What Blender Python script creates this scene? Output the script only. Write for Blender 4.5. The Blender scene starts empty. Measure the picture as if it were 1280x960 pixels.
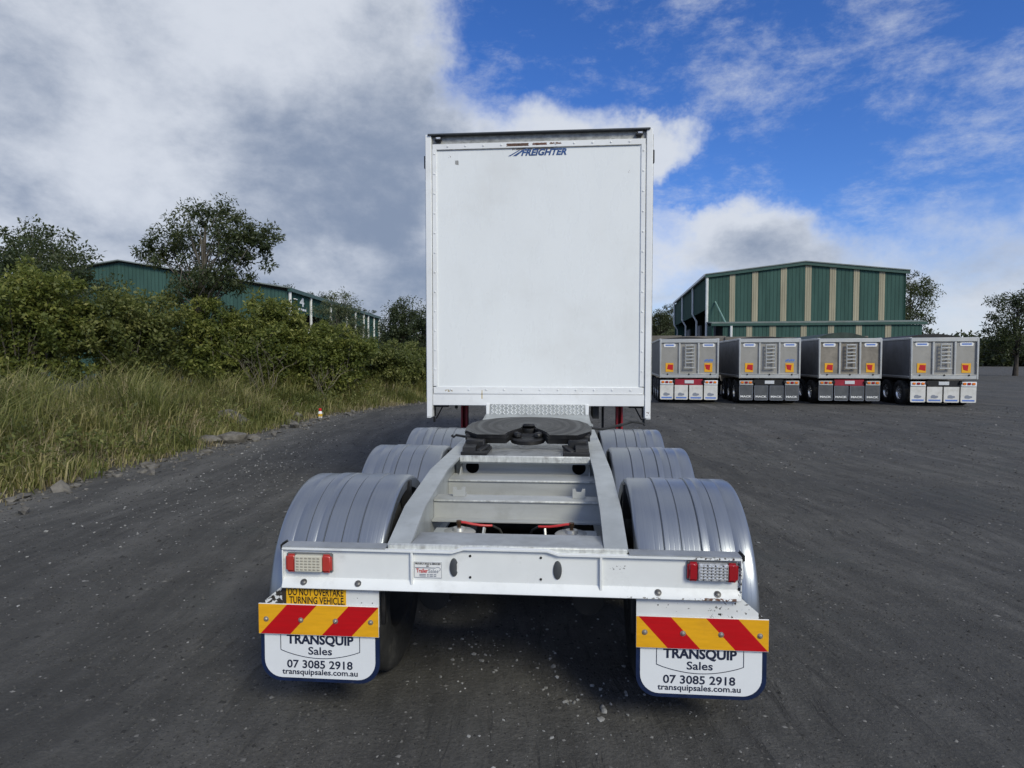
import bpy, bmesh, math, random
import numpy as np
from mathutils import Vector, Matrix, Euler
R = math.radians
random.seed(7)
S = bpy.context.scene
C = S.collection

# ------------------------------------------------------------------ camera
cam_d = bpy.data.cameras.new('camera')
cam_d.sensor_width = 36.0
cam_d.lens = 772.8 / 1280 * 36.0
cam_d.clip_start = 0.05
cam_d.clip_end = 6000
cam = bpy.data.objects.new('camera', cam_d)
C.objects.link(cam)
cam.location = (0, 0, 1.8515)
cam.rotation_euler = (math.pi / 2 - 0.0397, 0, 0)
S.camera = cam
S.view_settings.view_transform = 'Standard'
S.view_settings.look = 'None'
S.view_settings.exposure = 0.08
S.view_settings.gamma = 1.0
S.view_settings.use_curve_mapping = False

# ------------------------------------------------------------------ node helper
class NT:
    def __init__(self, nt):
        self.nt = nt
    def n(self, typ, ins=None, **props):
        nd = self.nt.nodes.new(typ)
        for k, v in props.items():
            setattr(nd, k, v)
        for k, v in (ins or {}).items():
            self.set(nd.inputs[k], v)
        return nd
    def set(self, sock, v):
        if isinstance(v, bpy.types.NodeSocket):
            self.nt.links.new(v, sock)
        else:
            if hasattr(sock, 'default_value') and sock.type == 'RGBA' and len(v) == 3:
                v = (*v, 1)
            sock.default_value = v
    def math(self, op, a, b=0.0, c=0.0, clamp=False):
        nd = self.n('ShaderNodeMath', {0: a, 1: b, 2: c}, operation=op, use_clamp=clamp)
        return nd.outputs[0]
    def mix(self, f, a, b):
        nd = self.n('ShaderNodeMix', data_type='RGBA')
        self.set(nd.inputs['Factor'], f)
        self.set(nd.inputs[6], a)
        self.set(nd.inputs[7], b)
        return nd.outputs[2]
    def ss(self, v, lo, hi, a=0.0, b=1.0):
        nd = self.n('ShaderNodeMapRange', {'Value': v, 'From Min': lo, 'From Max': hi, 'To Min': a, 'To Max': b}, interpolation_type='SMOOTHSTEP')
        return nd.outputs[0]
    def noise(self, vec, scale, detail=4.0, rough=0.55, dist=0.0, col=False):
        nd = self.n('ShaderNodeTexNoise', {'Scale': scale, 'Detail': detail, 'Roughness': rough, 'Distortion': dist})
        if vec is not None:
            self.set(nd.inputs['Vector'], vec)
        return nd.outputs[1 if col else 0]
    def vec(self, op, a, b=(0, 0, 0)):
        nd = self.n('ShaderNodeVectorMath', {0: a, 1: b}, operation=op)
        return nd.outputs['Value'] if op in ('DOT_PRODUCT', 'LENGTH', 'DISTANCE') else nd.outputs[0]

# ------------------------------------------------------------------ world: sky with broken cloud
SUN_AZ, SUN_EL = R(148), R(36)          # azimuth clockwise from +Y
W = bpy.data.worlds.new('World')
S.world = W
W.use_nodes = True
t = NT(W.node_tree)
W.node_tree.nodes.clear()
sky = t.n('ShaderNodeTexSky', sky_type='NISHITA', sun_disc=False, sun_elevation=SUN_EL, sun_rotation=SUN_AZ,
          altitude=50, air_density=1.0, dust_density=0.3, ozone_density=3.0)
skyc = t.n('ShaderNodeHueSaturation', {'Saturation': 1.2, 'Value': 0.105, 'Color': sky.outputs[0]}).outputs[0]
skyc = t.vec('MULTIPLY', skyc, (0.72, 0.86, 1.28))
gen = t.n('ShaderNodeTexCoord').outputs['Generated']
d0 = t.vec('NORMALIZE', gen)
def pdir(px, py):
    a = (px - 640) / 772.8
    b = (480 - py) / 772.8
    p = 0.0397
    return Vector((a, math.cos(p) + b * math.sin(p), -math.sin(p) + b * math.cos(p))).normalized()
# warp so that broad cloud banks have ragged borders
wn = t.noise(d0, 4.5, 6, 0.62, col=True)
wv = t.vec('MULTIPLY', t.vec('SUBTRACT', wn, (0.5, 0.5, 0.5)), (0.30, 0.30, 0.22))
wd = t.vec('NORMALIZE', t.vec('ADD', d0, wv))
def bank(px, py, r, w, flat=1.0):
    c = pdir(px, py)
    dv = t.vec('SUBTRACT', wd, tuple(c))
    dv = t.vec('MULTIPLY', dv, (1, 1, flat))
    ln = t.vec('LENGTH', dv)
    return t.ss(ln, r, r * 0.15, 0.0, w)
def total(lst, start):
    v = start
    for b in lst:
        v = t.math('ADD', v, bank(*b))
    return v
# where the cloud is heavier or broken in the part of the sky that is in view
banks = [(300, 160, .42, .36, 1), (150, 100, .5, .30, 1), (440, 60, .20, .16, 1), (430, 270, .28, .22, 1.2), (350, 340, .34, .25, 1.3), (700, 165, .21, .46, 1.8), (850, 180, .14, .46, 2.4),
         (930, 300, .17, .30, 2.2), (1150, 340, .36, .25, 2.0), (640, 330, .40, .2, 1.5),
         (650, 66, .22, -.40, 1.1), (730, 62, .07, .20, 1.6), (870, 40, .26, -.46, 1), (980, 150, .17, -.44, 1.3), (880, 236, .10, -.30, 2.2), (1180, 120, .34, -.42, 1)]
bias = total(banks, 0.20)  # base cover raised all round, so added cloud out of view whitens the fill
stv = t.vec('MULTIPLY', d0, (1.0, 1.0, 1.6))
n1 = t.noise(stv, 3.1, 10, 0.60, 0.15)
n2 = t.noise(stv, 11.0, 9, 0.65, 0.2)
dens = t.math('ADD', t.math('MULTIPLY', n1, 0.90), t.math('MULTIPLY', n2, 0.40))
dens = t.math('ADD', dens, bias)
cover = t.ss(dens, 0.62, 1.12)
wisp = t.math('ADD', t.math('MULTIPLY', t.noise(t.vec('MULTIPLY', d0, (1.0, 1.0, 2.0)), 6.0, 11, 0.70, 0.1), 1.0), t.math('MULTIPLY', n1, .25))
cover = t.math('MAXIMUM', cover, t.math('MULTIPLY', t.ss(wisp, 0.55, 0.92), 0.70))
# tone of the cloud: grey bellies, white heads
tone = t.math('ADD', t.math('MULTIPLY', t.noise(stv, 4.2, 9, .62, .1), 1.15), t.math('MULTIPLY', t.noise(stv, 1.6, 4, .5), .35))
tone = t.math('ADD', tone, total([(440, 235, .30, .20, 1.2), (300, 60, .34, -.20, 1.2), (390, 330, .16, -.14, 2.2), (850, 300, .16, -.22, 2.0), (700, 160, .2, -.25, 2), (850, 185, .13, -.2, 2.5), (930, 262, .10, -.2, 2.5)], 0.0))
tone = t.math('ADD', tone, t.math('MULTIPLY', t.ss(dens, .9, 1.5), .18))
thick = t.ss(tone, 0.62, 1.18)
cl = t.mix(thick, (0.64, 0.68, 0.75), (0.225, 0.280, 0.385))
edge_w = t.math('MULTIPLY', t.ss(dens, 1.12, .78), .6)
cl = t.mix(edge_w, cl, (0.72, 0.76, 0.81))
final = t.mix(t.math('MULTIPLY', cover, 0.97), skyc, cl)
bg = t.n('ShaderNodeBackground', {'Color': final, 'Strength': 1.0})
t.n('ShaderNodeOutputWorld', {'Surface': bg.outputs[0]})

# ------------------------------------------------------------------ sun behind thin cloud
sl = bpy.data.lights.new('sun', 'SUN')
sl.energy = 2.5
sl.angle = R(20)
sl.color = (1.0, 0.955, 0.77)
so = bpy.data.objects.new('sun', sl)
C.objects.link(so)
sd = Vector((math.sin(SUN_AZ) * math.cos(SUN_EL), math.cos(SUN_AZ) * math.cos(SUN_EL), math.sin(SUN_EL)))
so.rotation_euler = sd.to_track_quat('Z', 'Y').to_euler()
so.location = (20, -20, 40)

# ------------------------------------------------------------------ materials
MATS = {}
def mat(name, col, rough=0.5, metal=0.0, var=0.08, vs=2.5, bump=0.0, bs=60.0, stretch=(1, 1, 1), dirt=None, marks=(), spec=0.5, coat=0.0, rvar=0.08, dirtscale=4.0, dirtthr=(0.5, 0.75)):
    if name in MATS:
        return MATS[name]
    m = bpy.data.materials.new(name)
    m.use_nodes = True
    m.node_tree.nodes.clear()
    t = NT(m.node_tree)
    co = t.n('ShaderNodeTexCoord').outputs['Object']
    sv = t.vec('MULTIPLY', co, stretch)
    nz = t.noise(sv, vs, 6, 0.6)
    k = t.ss(nz, 0.25, 0.75, 1 - var * 1.6, 1 + var)
    c = t.vec('SCALE', (*col,), (0, 0, 0))
    c.node.inputs['Scale'].default_value = 1.0
    t.set(c.node.inputs['Scale'], k)
    rg = t.ss(t.noise(sv, vs * 3, 4, .6), 0.2, 0.8, max(0.02, rough - rvar), min(1, rough + rvar))
    mt = metal
    if dirt:
        dm = t.ss(t.noise(co, dirtscale, 7, 0.65), dirtthr[0], dirtthr[1], 0, dirt[3])
        c = t.mix(dm, c, dirt[:3])
    for (ctr, half, sc, thr, mc) in marks:
        q = t.vec('ABSOLUTE', t.vec('SUBTRACT', co, ctr))
        q = t.vec('DIVIDE', q, half)
        sp = t.n('ShaderNodeSeparateXYZ', {0: q}).outputs
        mx = t.math('MAXIMUM', t.math('MAXIMUM', sp[0], sp[1]), sp[2])
        inside = t.ss(mx, 1.0, 0.55)
        nn = t.noise(co, sc, 6, 0.6, 0.3)
        a = t.ss(t.math('MULTIPLY', nn, inside), thr, thr + 0.03)
        c = t.mix(a, c, mc)
        rg = t.math('ADD', rg, t.math('MULTIPLY', a, 0.25))
        if metal:
            mt = t.math('MULTIPLY', t.math('SUBTRACT', 1, a), metal) if not isinstance(mt, bpy.types.NodeSocket) else mt
    b = t.n('ShaderNodeBsdfPrincipled', {'Base Color': c, 'Roughness': rg, 'Metallic': mt, 'Specular IOR Level': spec, 'Coat Weight': coat, 'Coat Roughness': 0.12})
    if bump:
        bn = t.n('ShaderNodeBump', {'Strength': bump, 'Distance': 0.02, 'Height': t.noise(sv, bs, 5, 0.6)})
        t.set(b.inputs['Normal'], bn.outputs[0])
    t.n('ShaderNodeOutputMaterial', {'Surface': b.outputs[0]})
    MATS[name] = m
    return m

def leafmat(name, c1, c2, c3=None, trans=0.28):
    m = bpy.data.materials.new(name)
    m.use_nodes = True
    m.node_tree.nodes.clear()
    t = NT(m.node_tree)
    rnd = t.n('ShaderNodeNewGeometry').outputs['Random Per Island']
    co = t.n('ShaderNodeTexCoord').outputs['Object']
    big = t.noise(co, 0.9, 3, .6)
    f = t.math('ADD', t.math('MULTIPLY', rnd, 0.6), t.math('MULTIPLY', t.ss(big, .3, .7), 0.4))
    rp = t.n('ShaderNodeValToRGB', {0: f})
    e = rp.color_ramp.elements
    e[0].position, e[0].color = 0.1, (*c1, 1)
    e[1].position, e[1].color = 0.62, (*c2, 1)
    if c3:
        x = e.new(0.84)
        x.color = (*c3, 1)
    b = t.n('ShaderNodeBsdfPrincipled', {'Base Color': rp.outputs[0], 'Roughness': 0.52, 'Specular IOR Level': 0.35})
    tr = t.n('ShaderNodeBsdfTranslucent', {'Color': t.mix(0.45, rp.outputs[0], (0.26, 0.30, 0.06))})
    ms = t.n('ShaderNodeMixShader', {0: trans, 1: b.outputs[0], 2: tr.outputs[0]})
    t.n('ShaderNodeOutputMaterial', {'Surface': ms.outputs[0]})
    return m

def glass_mat(name, col, rough=0.12):
    m = mat(name, col, rough, 0, var=.03, coat=0.6)
    return m

RUST = (0.10, 0.035, 0.012)
BARE = (0.03, 0.026, 0.022)
white_beam = mat('white_beam_paint', (0.80, 0.815, 0.81), 0.32, var=0.05, vs=2, coat=0.15, dirt=(0.30, 0.29, 0.26, 0.35), dirtscale=5, dirtthr=(.52, .8),
                 marks=[((1.02, 0, .705), (.14, .1, .012), 60, .46, RUST), ((1.125, 0, .8), (.012, .1, .12), 70, .52, BARE), ((1.0, 0, .9), (.15, .1, .008), 60, .5, (0.06, .04, .03)),
                        ((.55, 0, .84), (.07, .1, .018), 75, .56, (0.22, .22, .21)), ((.8, 0, .705), (.4, .1, .008), 55, .55, (.25, .24, .22))])
white_plate = mat('white_bracket_paint', (0.72, 0.73, 0.73), 0.35, var=0.05, dirt=(0.34, 0.30, 0.24, 0.45), dirtscale=7, dirtthr=(.55, .8),
                  marks=[((-1.18, 0, .65), (.12, .1, .09), 24, .46, BARE), ((-1.128, 0, .66), (.022, .1, .07), 40, .30, (.035, .025, .018)), ((1.08, 0, .65), (.18, .1, .08), 60, .60, BARE),
                         ((1.245, 0, .635), (.04, .1, .06), 30, .42, BARE), ((-.72, 0, .65), (.09, .1, .05), 60, .63, BARE), ((.80, 0, .65), (.16, .1, .05), 60, .64, BARE)])
box_white = mat('box_white_paint', (0.79, 0.81, 0.81), 0.30, var=0.012, vs=2.2, stretch=(1.4, 1, .4), bump=.05, bs=.8, coat=0.15, dirt=(0.62, 0.615, 0.59, 0.35), dirtscale=1.1, dirtthr=(.5, .8),
                marks=[((-.90, 3.9, 4.04), (.03, .4, .035), 30, .38, (.28, .28, .27)), ((-.98, 3.9, 4.11), (.02, .4, .02), 60, .5, (.3, .28, .26)), ((1.0, 3.9, 3.9), (.02, .4, .02), 60, .5, (.4, .38, .36)),
                       ((-.05, 3.9, 4.168), (.33, .4, .014), 28, .43, (.25, .22, .2))])
frame_white = mat('frame_white_paint', (0.79, 0.80, 0.805), 0.32, var=0.04, vs=3, dirt=(0.55, 0.54, 0.50, 0.4), dirtscale=4, dirtthr=(.55, .8),
                  marks=[((-.22, 3.88, 4.215), (.17, .3, .022), 45, .30, (.09, .045, .025)), ((.02, 3.88, 4.218), (.11, .3, .018), 60, .34, (.12, .05, .03)), ((.2, 3.88, 4.222), (.10, .3, .016), 70, .41, (.14, .08, .06)),
                         ((-1.0, 3.88, 1.50), (.07, .3, .02), 60, .5, (.35, .28, .16)), ((.0, 3.88, 1.465), (1.1, .3, .01), 35, .66, (.2, .18, .16)), ((.55, 3.88, 1.5), (.3, .3, .02), 60, .65, (.2, .18, .16)),
                         ((1.23, 3.88, 1.25), (.04, .3, .05), 40, .5, (.12, .06, .04)), ((-.62, 3.88, 1.46), (.008, .3, .08), 20, .42, (.5, .38, .16))])
grey_header = mat('galvanised_header', (0.36, 0.36, 0.34), 0.5, 0.3, var=0.25, vs=9, stretch=(2, 1, 3))
dark_cap = mat('dark_roof_cap', (0.05, 0.055, 0.06), 0.4, var=.2)
silver = mat('silver_chassis_paint', (0.40, 0.42, 0.42), 0.42, 0.25, var=0.10, vs=5, bump=0.03, bs=90, dirt=(0.22, 0.22, 0.20, 0.45), dirtscale=6, dirtthr=(.5, .8))
silver_web = mat('silver_crossmember_paint', (0.43, 0.44, 0.43), 0.48, 0.15, var=0.07, vs=4, stretch=(.4, 1, 3), dirt=(0.24, 0.235, 0.21, 0.4), dirtscale=5, dirtthr=(.5, .8))
galv = mat('galvanised_top', (0.36, 0.375, 0.39), 0.45, 0.4, var=0.12, vs=7, bump=.04, bs=60, dirt=(.2, .2, .19, .5), dirtscale=8, dirtthr=(.5, .8))
worn_lip = mat('worn_bare_lip', (0.62, 0.63, 0.60), 0.4, 0.25, var=.15, vs=14, stretch=(3, 1, 1), dirt=(.3, .29, .27, .7), dirtscale=16, dirtthr=(.5, .7))
black_steel = mat('black_steel', (0.012, 0.012, 0.0125), 0.5, 0.1, var=.3, vs=8, bump=.1, bs=50, dirt=(.035, .03, .026, .5), dirtscale=8, dirtthr=(.5, .75))
tyre_m = mat('tyre_rubber', (0.022, 0.022, 0.022), 0.8, var=.25, vs=8, bump=.1, bs=60, dirt=(.10, .095, .085, .5), dirtscale=6, dirtthr=(.5, .7))
rim_m = mat('dirty_steel_rim', (0.05, 0.048, 0.045), 0.7, 0.2, var=.3, dirt=(.09, .085, .075, .6))
alu_rim = mat('alloy_rim', (0.7, 0.7, 0.7), 0.25, 0.9, var=.08)
red_hose = mat('red_air_hose', (0.55, 0.03, 0.03), 0.4, var=.1)
red_leg = mat('red_leg_paint', (0.33, 0.012, 0.022), 0.4, var=.15, dirt=(.10, .03, .03, .6), dirtscale=8)
navy = mat('navy_rubber', (0.008, 0.018, 0.060), 0.4, var=.15, vs=9, dirt=(.12, .12, .13, .3), dirtscale=25, dirtthr=(.6, .75))
flap_white = mat('white_flap_plastic', (0.76, 0.78, 0.80), 0.35, var=.03, vs=3, dirt=(.52, .50, .46, .3), dirtscale=6, dirtthr=(.55, .8))
print_navy = mat('navy_print', (0.012, 0.018, 0.045), 0.5, var=.03)
print_black = mat('black_print', (0.012, 0.011, 0.010), 0.5, var=.03)
print_blue = mat('blue_print', (0.02, 0.07, 0.22), 0.4, var=.15, vs=9, dirt=(.55, .58, .62, .8), dirtscale=38, dirtthr=(.62, .68))
print_red = mat('red_print', (0.55, 0.03, 0.03), 0.5, var=.05)
print_grey = mat('grey_print', (0.23, 0.25, 0.30), 0.5)
print_ltblue = mat('light_blue_print', (0.10, 0.20, 0.55), 0.5)
yellow_refl = mat('yellow_reflective', (0.80, 0.40, 0.012), 0.35, var=.06, vs=22, stretch=(.35, 1, 2.5), coat=.3, dirt=(.55, .26, .02, .35), dirtscale=6)
red_refl = mat('red_reflective', (0.50, 0.004, 0.008), 0.35, var=.06, vs=22, stretch=(.35, 1, 2.5), coat=.3)
sign_yellow = mat('sign_yellow', (0.80, 0.43, 0.012), 0.4, var=.03)
bolt_m = mat('zinc_bolt', (0.50, 0.49, 0.46), 0.35, 0.8, var=.15)
lamp_red = mat('red_lens', (0.33, 0.010, 0.016), 0.12, var=.05, coat=.7)
lamp_red_old = mat('faded_red_lens', (0.46, 0.045, 0.035), 0.2, var=.1, coat=.5)
lamp_cream = mat('yellowed_clear_lens', (0.66, 0.63, 0.53), 0.2, var=.08, coat=.6)
lamp_clear = mat('clear_lens', (0.62, 0.63, 0.65), 0.08, .3, var=.25, vs=60, coat=.8)
led_dark = mat('led_cell', (0.36, 0.33, 0.27), 0.25, var=.1)
led_bright = mat('led_reflector', (0.92, 0.92, 0.93), 0.08, .7, var=.1)
led_deep = mat('led_dark_cell', (0.10, 0.10, 0.11), 0.2, .4, var=.3, vs=80)
amber = mat('amber_lens', (0.85, 0.22, 0.01), 0.15, var=.05, coat=.6)
rubber_grey = mat('grey_rubber_buffer', (0.06, 0.064, 0.07), 0.5, var=.1)
copper = mat('brass_fitting', (0.10, 0.055, 0.03), 0.4, .6, var=.2)
white_plain = mat('white_plastic', (0.78, 0.78, 0.77), 0.35, var=.04)

def guard_material():
    m = bpy.data.materials.new('ribbed_silver_guard')
    m.use_nodes = True
    m.node_tree.nodes.clear()
    t = NT(m.node_tree)
    co = t.n('ShaderNodeTexCoord').outputs['Object']
    sx = t.vec('MULTIPLY', co, (1, .02, .02))
    st = t.noise(sx, 90, 3, .6)
    sc = t.noise(t.vec('MULTIPLY', co, (1, .35, .35)), 5, 7, .68)
    spx = t.n('ShaderNodeSeparateXYZ', {0: co}).outputs[0]
    rib = t.math('PINGPONG', spx, .0125)
    c = t.mix(t.ss(st, .2, .8), (0.258, 0.280, 0.314), (0.288, 0.310, 0.342))
    dust = t.ss(sc, .55, .85, 0, .3)
    c = t.mix(dust, c, (0.25, 0.26, 0.275))
    rg = t.ss(st, .2, .8, .29, .35)
    rg = t.math('ADD', rg, t.math('MULTIPLY', dust, .3))
    st = t.math('ADD', t.math('MULTIPLY', st, .08), t.ss(rib, .0, .003))
    b = t.n('ShaderNodeBsdfPrincipled', {'Base Color': c, 'Metallic': .72, 'Roughness': rg})
    bp = t.n('ShaderNodeBump', {'Strength': .10, 'Distance': .004, 'Height': st})
    t.set(b.inputs['Normal'], bp.outputs[0])
    t.n('ShaderNodeOutputMaterial', {'Surface': b.outputs[0]})
    return m
guard_m = guard_material()

def fifth_material():
    m = bpy.data.materials.new('greasy_turntable_steel')
    m.use_nodes = True
    m.node_tree.nodes.clear()
    t = NT(m.node_tree)
    co = t.n('ShaderNodeTexCoord').outputs['Object']
    rd = t.vec('LENGTH', t.vec('MULTIPLY', t.vec('SUBTRACT', co, (0, 2.2, 1.3)), (1, 1, 0)))
    ring = t.noise(t.n('ShaderNodeCombineXYZ', {0: t.math('MULTIPLY', rd, 14.0), 1: t.math('MULTIPLY', t.noise(co, 3, 3), 1.2)}).outputs[0], 1.3, 4, .6)
    patch = t.noise(t.vec('MULTIPLY', co, (1, .6, 1)), 5.0, 6, .65)
    c = t.mix(t.ss(t.math('ADD', t.math('MULTIPLY', ring, .45), t.math('MULTIPLY', patch, .75)), .50, .82), (0.007, 0.007, 0.0075), (0.034, 0.031, 0.029))
    sp = t.ss(t.noise(co, 11, 6, .65), .5, .7, 0, .7)
    c = t.mix(sp, c, (0.018, 0.0175, 0.017))
    b = t.n('ShaderNodeBsdfPrincipled', {'Base Color': c, 'Roughness': t.ss(ring, .3, .7, .32, .55), 'Metallic': .2})
    bp = t.n('ShaderNodeBump', {'Strength': .15, 'Distance': .01, 'Height': t.noise(co, 30, 5, .6)})
    t.set(b.inputs['Normal'], bp.outputs[0])
    t.n('ShaderNodeOutputMaterial', {'Surface': b.outputs[0]})
    return m
fifth_m = fifth_material()

def ground_material():
    m = bpy.data.materials.new('compacted_road_base')
    m.use_nodes = True
    m.node_tree.nodes.clear()
    t = NT(m.node_tree)
    co = t.n('ShaderNodeTexCoord').outputs['Object']
    wob = t.vec('MULTIPLY', t.vec('SUBTRACT', t.noise(co, .09, 3, .5, col=True), (.5, .5, .5)), (4.0, 0, 0))
    wc = t.vec('ADD', co, wob)
    tr1 = t.noise(t.vec('MULTIPLY', wc, (1, .10, 1)), 2.6, 6, .62)          # broad wheel paths
    tr2 = t.noise(t.vec('MULTIPLY', wc, (1, .22, 1)), 9.0, 6, .66)          # scuffed tyre lines
    tr3 = t.noise(t.vec('MULTIPLY', t.vec('ADD', wc, t.vec('MULTIPLY', t.noise(co, .5, 3, .5, col=True), (.5, 0, 0))), (1, .09, 1)), 15.0, 5, .6)
    big = t.noise(co, .45, 6, .65)
    med = t.noise(co, 5.0, 7, .68)
    fine = t.noise(co, 42, 7, .72)
    grit = t.noise(co, 150, 4, .7)
    v = t.math('ADD', t.math('MULTIPLY', tr1, .80), t.math('MULTIPLY', tr2, .50))
    v = t.math('ADD', v, t.math('MULTIPLY', big, .70))
    v = t.math('ADD', v, t.math('MULTIPLY', med, .40))
    v = t.math('ADD', v, t.math('MULTIPLY', fine, .60))
    rp = t.n('ShaderNodeValToRGB', {0: t.ss(v, 1.02, 1.96)})
    e = rp.color_ramp.elements
    e[0].position, e[0].color = .0, (0.046, 0.0448, 0.0420, 1)
    e[1].position, e[1].color = 1.0, (0.140, 0.1355, 0.1255, 1)
    x = e.new(.5)
    x.color = (0.0815, 0.079, 0.0735, 1)
    c = rp.outputs[0]
    # damp greenish patches, pale dusty smears, brown soil carried in from the verge
    c = t.mix(t.ss(t.noise(co, .55, 5, .65), .54, .75, 0, .5), c, (0.066, 0.073, 0.069))
    dusty = t.ss(t.noise(t.vec('MULTIPLY', wc, (1, .12, 1)), 1.1, 6, .65), .58, .74, 0, .5)
    c = t.mix(dusty, c, (0.165, 0.160, 0.150))
    brown = t.ss(t.noise(co, .21, 5, .65), .57, .74, 0, .4)
    c = t.mix(brown, c, (0.105, 0.086, 0.066))
    # wheel paths worn along the yard and a pale dusty margin beside the verge
    xw = t.n('ShaderNodeSeparateXYZ', {0: t.vec('ADD', wc, t.vec('MULTIPLY', t.noise(co, .8, 4, .6, col=True), (.5, 0, 0)))}).outputs[0]
    path = 0.0
    for xc in (-2.75, -4.55, 3.9, 5.7):
        path = t.math('ADD', path, t.ss(t.math('ABSOLUTE', t.math('SUBTRACT', xw, xc)), .34, .16))
    path = t.math('MULTIPLY', path, t.ss(t.noise(t.vec('MULTIPLY', wc, (1, .15, 1)), 5.0, 6, .7), .38, .62))
    c = t.mix(t.math('MULTIPLY', path, .42), c, (0.040, 0.0395, 0.0375))
    marg = t.math('MULTIPLY', t.ss(xw, -4.3, -5.6), t.ss(t.noise(t.vec('MULTIPLY', wc, (1, .3, 1)), 1.6, 7, .7), .40, .62))
    c = t.mix(t.math('MULTIPLY', marg, .6), c, (0.175, 0.168, 0.152))
    # dark tread lines where tyres turned
    line = t.math('MULTIPLY', t.ss(tr3, .43, .35), t.ss(t.noise(co, .32, 4, .6), .40, .56))
    c = t.mix(t.math('MULTIPLY', line, .38), c, (0.022, 0.0215, 0.021))
    # gravel of several sizes pressed into the surface
    for (sc, thr, rad, lo, hi, col) in ((16.0, .955, .20, .50, .62, (0.25, 0.245, 0.235)), (34.0, .90, .20, .44, .58, (0.21, 0.208, 0.20)), (70.0, .80, .26, .40, .6, (0.155, 0.152, 0.146)), (52.0, .86, .3, .42, .6, (0.024, 0.024, 0.024))):
        vo = t.n('ShaderNodeTexVoronoi', {'Vector': co, 'Scale': sc})
        sel = t.math('GREATER_THAN', t.n('ShaderNodeSeparateColor', {0: vo.outputs['Color']}).outputs[0], thr)
        spk = t.math('MULTIPLY', t.ss(vo.outputs['Distance'], rad, rad * .6), sel)
        spk = t.math('MULTIPLY', spk, t.ss(t.noise(co, .9, 4, .6), lo, hi))
        c = t.mix(t.math('MULTIPLY', spk, .75), c, col)
    b = t.n('ShaderNodeBsdfPrincipled', {'Base Color': c, 'Roughness': t.ss(big, .3, .7, .80, .95), 'Specular IOR Level': .25})
    h = t.math('ADD', t.math('MULTIPLY', tr2, .5), t.math('MULTIPLY', fine, .55))
    h = t.math('ADD', h, t.math('MULTIPLY', grit, .16))
    h = t.math('ADD', h, t.math('MULTIPLY', med, .9))
    h = t.math('ADD', h, t.math('MULTIPLY', tr1, .7))
    h = t.math('SUBTRACT', h, t.math('MULTIPLY', line, .15))
    bp = t.n('ShaderNodeBump', {'Strength': .8, 'Distance': .045, 'Height': h})
    t.set(b.inputs['Normal'], bp.outputs[0])
    t.n('ShaderNodeOutputMaterial', {'Surface': b.outputs[0]})
    return m
ground_m = ground_material()
verge_m = mat('verge_soil', (0.055, 0.050, 0.040), .95, var=.4, vs=3, bump=.8, bs=9, dirt=(.11, .10, .065, .7), dirtscale=1.6, dirtthr=(.45, .65))

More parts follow.
